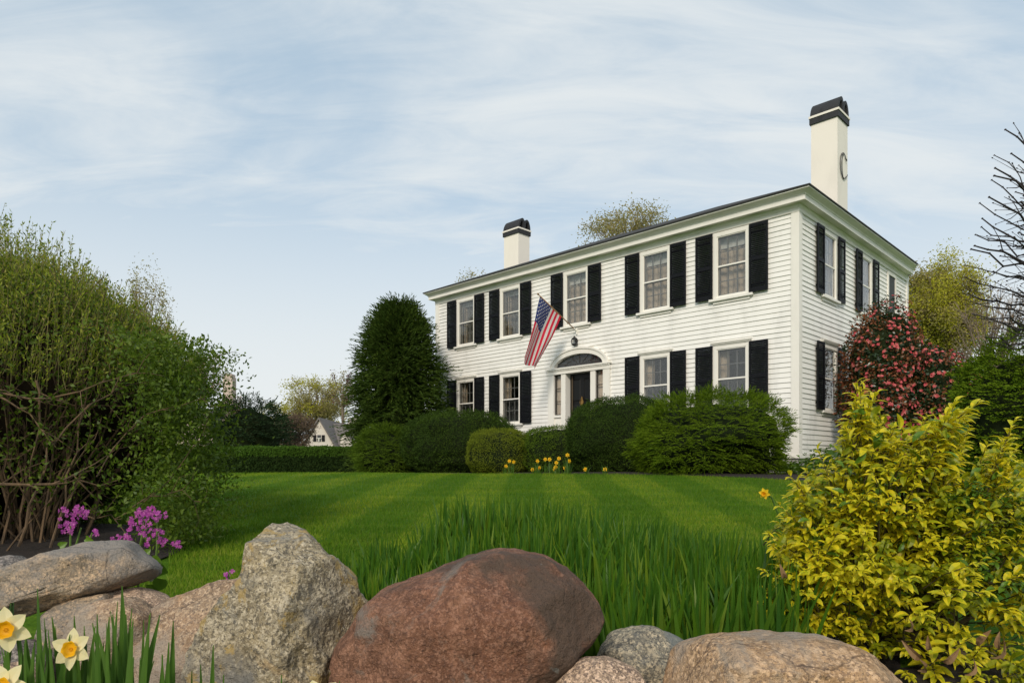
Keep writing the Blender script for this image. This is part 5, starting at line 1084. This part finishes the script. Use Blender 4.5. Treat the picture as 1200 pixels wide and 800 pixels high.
# ------------------------------------------------------------------ purple money plant
def cross_flower():
    mb = MB()
    for k in range(4):
        q = k * PI / 2; c, s = math.cos(q), math.sin(q)
        pts = [(0, 0, 0), (.0045, .006, .001), (.006, .0115, .002), (0, .0135, .001), (-.006, .0115, .002), (-.0045, .006, .001)]
        mb.add([(x * c - y * s, x * s + y * c, z) for x, y, z in pts], [(0, 1, 2, 3), (0, 3, 4, 5)])
    mb.tube([(0, 0, -.010), (0, 0, 0)], [.0015, .0022], 5); return mb.mesh('flower', M['purple'])
CF = cross_flower()
HEART = None
def heart_leaf():
    mb = MB(); o_ = [(0, 0), (.35, -.08), (.55, .15), (.5, .45), (.28, .75), (0, 1.0), (-.28, .75), (-.5, .45), (-.55, .15), (-.35, -.08)]
    mb.add([(x * .05, y * .055, .006 * abs(x) * 4 - .012 * y * y) for x, y in o_] + [(0, .022, -.004)], [(i, (i + 1) % 10, 10) for i in range(10)]); return mb.mesh('leaf', M['gl'], True)
HEART = heart_leaf()
def money_plant(label, stems_, d, heads, leaves, group='purple flowers behind the boulders'):
    bx = P(*stems_[0][-1], d); base = Vector((bx.x, d, min(bx.z, gz(bx.x, d)))); root = empty('purple_flower_plant', base); tag(root, label, 'flowers', group)
    for s in stems_:
        mb = MB(); pts = [P(x, y, d) - base for x, y in s]; pts.append(Vector((pts[-1].x, 0, 0))); mb.tube(pts, [.003] + [.0042] * (len(pts) - 1), 6); mb.build('stem', M['stemg'], root)
    for (cx_, cy_, rx, ry, k) in heads:
        for i in range(int(k * 1.0)):
            a = random.uniform(0, 6.28); q = 1.12 * random.random() ** .6; dd = d + random.uniform(-.06, .05); p = P(cx_ + rx * q * math.cos(a), cy_ + ry * q * math.sin(a), dd) - base
            o = link('flower', CF, root, p); o.rotation_mode = 'QUATERNION'; o.rotation_quaternion = Vector((random.uniform(-1, 1), -1, random.uniform(-.3, 1))).to_track_quat('Z', 'Y') @ Matrix.Rotation(random.random() * 6, 4, 'Z').to_quaternion(); o.scale = (random.uniform(.45, .75),) * 3
    for (px, py, sc, rz_) in leaves:
        p = P(px, py, d - .01) - base; o = link('leaf', HEART, root, p, (random.uniform(-1.9, -1.2) + PI, random.uniform(-.3, .3), 0)); o.rotation_euler = (random.uniform(.9, 1.5), rz_, random.uniform(-.4, .4)); o.scale = (sc,) * 3
random.seed(4)
money_plant('left purple flower plant behind the crest of the tan slab', [[(83, 612), (82, 650), (81, 690)], [(95, 618), (86, 650), (84, 690)], [(108, 624), (100, 650), (95, 690)]], 2.5, [(85, 602, 16, 10, 34), (80, 619, 10, 6, 16), (99, 605, 6, 6, 8), (109, 624, 5, 4, 6)], [(70, 640, .5, 1), (101, 630, .5, 2), (78, 650, .6, -.5)])
money_plant('right purple flower plant with long green stem and heart shaped leaves', [[(184, 612), (184, 640), (182, 665), (181, 700), (181, 740)], [(170, 610), (164, 640), (162, 680), (163, 740)], [(150, 640), (160, 660), (163, 700)]], 2.45, [(178, 602, 17, 8, 34), (166, 607, 13, 10, 26), (176, 624, 15, 7, 22), (157, 617, 7, 6, 10), (143, 632, 11, 6, 18), (146, 642, 7, 4, 8), (190, 634, 4, 6, 7), (155, 645, 6, 3, 5), (207, 638, 5, 4, 7), (172, 638, 6, 3, 4)], [(176, 662, 1.25, 2.3), (188, 655, .9, -2.2), (189, 678, .9, -2.9), (183, 700, 1.4, 3.0), (170, 690, 1.1, 2.2), (166, 652, .7, .8), (195, 702, .8, -2.2), (172, 705, .9, 2.5)])
money_plant('tiny purple flower sprig beside the tall grey boulder', [[(268, 672), (267, 690), (266, 720)]], 2.3, [(269, 673, 5, 4, 4), (267, 681, 3, 2, 2)], [(263, 684, .4, 2), (272, 682, .4, -2)])

# ------------------------------------------------------------------ golden shrub at the right
sd_ = 2.55; sX = (1090 - 600) / F * sd_; sg = gz(sX, sd_); shrub = empty('golden_shrub', (sX, sd_, sg)); tag(shrub, 'big golden yellow leaved shrub in front at the right', 'shrub')
S0 = np.array([sX, sd_, sg]); r = random.Random(23)
def gleaf(mat, name='leaf'):
    mb = MB(); n = 5; rows = []
    for i in range(n + 1):
        t = i / n; w = .215 * math.sin(PI * (t * .95 + .03)) ** .7; z = .10 * math.sin(t * PI) - .22 * t * t; rows.append([(-w, t, z + .35 * w), (0, t, z), (w, t, z + .35 * w)])
    for i in range(n):
        for j in (0, 1): mb.add([rows[i][j], rows[i][j + 1], rows[i + 1][j + 1], rows[i + 1][j]], [(0, 1, 2, 3)])
    return mb
gm = gleaf(None); LV = np.array(gm.v); LF = np.array(gm.f)
outline = [(878, 720), (888, 698), (898, 675), (900, 640), (908, 606), (924, 570), (942, 550), (970, 526), (985, 500), (992, 470), (1008, 447), (1030, 470), (1050, 485), (1075, 488), (1100, 475), (1130, 470), (1145, 490), (1130, 520), (1130, 545), (1160, 515), (1185, 505), (1195, 530), (1230, 550), (1260, 600), (1270, 700), (1270, 860), (1060, 860), (1020, 765), (950, 750), (900, 745)]
ol = np.array(outline, float)
def inside(px, py):
    x, y = ol[:, 0], ol[:, 1]; x2, y2 = np.roll(x, -1), np.roll(y, -1); c = False
    for i in range(len(x)):
        if (y[i] > py) != (y2[i] > py) and px < (x2[i] - x[i]) * (py - y[i]) / (y2[i] - y[i]) + x[i]: c = not c
    return c
def edge_dist(px, py): 
    a = ol; b2 = np.roll(ol, -1, 0); p = np.array([px, py]); t = np.clip(((p - a) * (b2 - a)).sum(1) / ((b2 - a) ** 2).sum(1), 0, 1); return np.hypot(*(a + (b2 - a) * t[:, None] - p).T).min()
LM = []      # (matrix, matidx)
br = MB(); stems2 = 0
def shoot(tip, dirv, size, nl, mi):
    """whorled leafy shoot ending at tip (local coordinates)"""
    dirv = dirv.normalized(); L_ = size * 2.6; base = tip - dirv * L_; ref = dirv.cross(Vector((.3, .5, .8))).normalized(); ref2 = dirv.cross(ref)
    br.tube([base - dirv * .06 - Vector((0, -.02, .03)), base, tip], [.0028, .002, .0012], 4, 0, False)
    for k in range(nl):
        t = (k + .3) / nl; a = k * 2.4 + r.uniform(-.3, .3); out_ = ref * math.cos(a) + ref2 * math.sin(a); d_ = (out_ * (1.0 - .5 * t) + dirv * (.35 + .7 * t)); d_.z = d_.z * .55 - .06; d_.normalize()
        up = dirv * .4 + Vector((r.gauss(0, .15), -.15, 1)); up = up - d_ * up.dot(d_); up = up.normalized() if up.length > .01 else ref
        s = size * r.uniform(.75, 1.15) * (1.05 - .45 * t); xax = d_.cross(up).normalized(); p = base + dirv * L_ * t
        Mx = np.array([[xax.x * s, d_.x * s, up.x * s, p.x], [xax.y * s, d_.y * s, up.y * s, p.y], [xax.z * s, d_.z * s, up.z * s, p.z], [0, 0, 0, 1]]); LM.append((Mx, mi))
cnt = 0; rootl = Vector((.05, .15, 0))
while cnt < 560:
    px, py = r.uniform(880, 1265), r.uniform(445, 800)
    if not inside(px, py): continue
    e_ = min(edge_dist(px, py), 130); bulge = math.sqrt(1 - (1 - e_ / 130) ** 2)
    dd = sd_ + .12 - .5 * bulge * r.uniform(.35, 1.0) - max(0, (py - 640)) * .0011 + r.uniform(0, .10)
    mx_ = 560 < py < 700 and 1090 < px
    if py > 680 and px > 1040 and r.random() < .62: continue
    tip = P(px, py, dd) - Vector(S0); c0 = Vector((.0, .15, .45)); dv = (tip - c0).normalized() * .6 + Vector((r.gauss(0, .3), -.35, .55 + r.gauss(0, .25)))
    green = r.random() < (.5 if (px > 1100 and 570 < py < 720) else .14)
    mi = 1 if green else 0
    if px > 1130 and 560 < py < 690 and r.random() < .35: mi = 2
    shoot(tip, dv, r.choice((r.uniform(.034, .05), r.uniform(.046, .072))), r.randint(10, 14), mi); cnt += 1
    if cnt % 7 == 0: br.tube([rootl + Vector((r.gauss(0, .1), r.gauss(0, .08), 0)), rootl.lerp(tip, .5) + Vector((0, .08, .08)), tip - dv.normalized() * .1], [.009, .006, .0025], 5, 0, False)
# explicit leafy leaders at the top
for (px, py, dx, dz, s) in [(1008, 450, -.15, 1, .042), (1000, 470, -.3, .9, .042), (1020, 470, .2, .9, .04), (990, 500, -.5, .7, .044), (1110, 485, .1, .8, .056), (1135, 480, .6, .5, .058), (1125, 500, .5, .2, .056), (1095, 500, -.3, .7, .05), (1175, 515, .1, 1, .042), (1185, 500, .2, 1, .036), (1165, 530, -.4, .8, .044), (935, 560, -.4, .9, .042), (945, 545, -.2, 1, .04), (905, 640, -.8, .5, .042), (895, 700, -.9, .4, .045), (905, 720, -.8, 0, .045), (1195, 690, -.3, .7, .05), (1150, 720, -.3, .6, .045), (1180, 740, 0, .5, .05), (885, 705, -1, .3, .042), (893, 668, -1, .5, .036), (900, 625, -.9, .6, .04), (912, 590, -.8, .7, .042), (925, 556, -.7, .8, .038), (958, 525, -.5, 1, .036), (1004, 446, -.1, 1, .044), (1028, 458, .3, 1, .044), (1150, 470, .7, .6, .05), (1120, 468, .2, 1, .05), (1190, 490, .2, 1, .04)]:
    shoot(P(px, py, sd_ - .1) - Vector(S0), Vector((dx, -.25, dz)), s * 1.45, 13, 0)
# inner darker leaves fill
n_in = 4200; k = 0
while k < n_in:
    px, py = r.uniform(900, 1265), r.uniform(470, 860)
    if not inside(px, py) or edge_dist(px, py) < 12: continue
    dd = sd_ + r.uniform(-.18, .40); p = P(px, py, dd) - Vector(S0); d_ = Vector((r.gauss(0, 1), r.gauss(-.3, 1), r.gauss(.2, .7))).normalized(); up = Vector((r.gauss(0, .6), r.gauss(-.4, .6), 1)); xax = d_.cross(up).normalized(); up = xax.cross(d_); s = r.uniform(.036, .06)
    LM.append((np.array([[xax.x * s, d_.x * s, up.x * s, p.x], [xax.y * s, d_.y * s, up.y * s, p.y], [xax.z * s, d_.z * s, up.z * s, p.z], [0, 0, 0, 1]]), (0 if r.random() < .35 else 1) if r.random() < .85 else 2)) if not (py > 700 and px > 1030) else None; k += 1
def vis_key(mm_): 
    w = mm_[0][:3, 3] + S0; px, py = 600 + F * w[0] / w[1], HZ - F * w[2] / w[1]
    return (w[1] if (px < 1195 and py < 795) else 99) - np.linalg.norm(mm_[0][:3, 1]) * 6
LM.sort(key=vis_key)
YM = [M['ygl'], M['ygd'], M['gl']]; lmesh = []
for mt in YM: lmesh.append(gm.mesh('leaf', mt, True))
for Mx, mi in LM[:300]: o = link('leaf', lmesh[mi], shrub); o.matrix_local = Matrix(Mx.tolist())
Vs = []; Qs = []; Ms = []
for i, (Mx, mi) in enumerate(LM[300:]): Vs.append(LV @ Mx[:3, :3].T + Mx[:3, 3]); Qs.append(LF + i * len(LV)); Ms += [mi] * len(LF)
fo = link('foliage', np_mesh('foliage', np.concatenate(Vs), np.concatenate(Qs), YM, Ms, True), shrub); fo['kind'] = 'stuff'
br.build('branches', M['gstem'], shrub)
# dry curled leaves under it
dl = gm.mesh('dead_leaf', M['dead'], True)
for (px, py, s) in [(1080, 770, .07), (1075, 785, .06), (1105, 775, .06), (1092, 760, .05), (1145, 755, .06), (1160, 770, .07), (1172, 760, .05), (1060, 738, .05), (918, 676, .05), (1130, 790, .06)]:
    o = link('dead_leaf', dl, shrub, P(px, py, sd_ - .42) - Vector(S0), (r.uniform(1.8, 2.6), r.uniform(-.8, .8), r.uniform(-1, 1))); o.scale = (s * .8, s, s * 2)
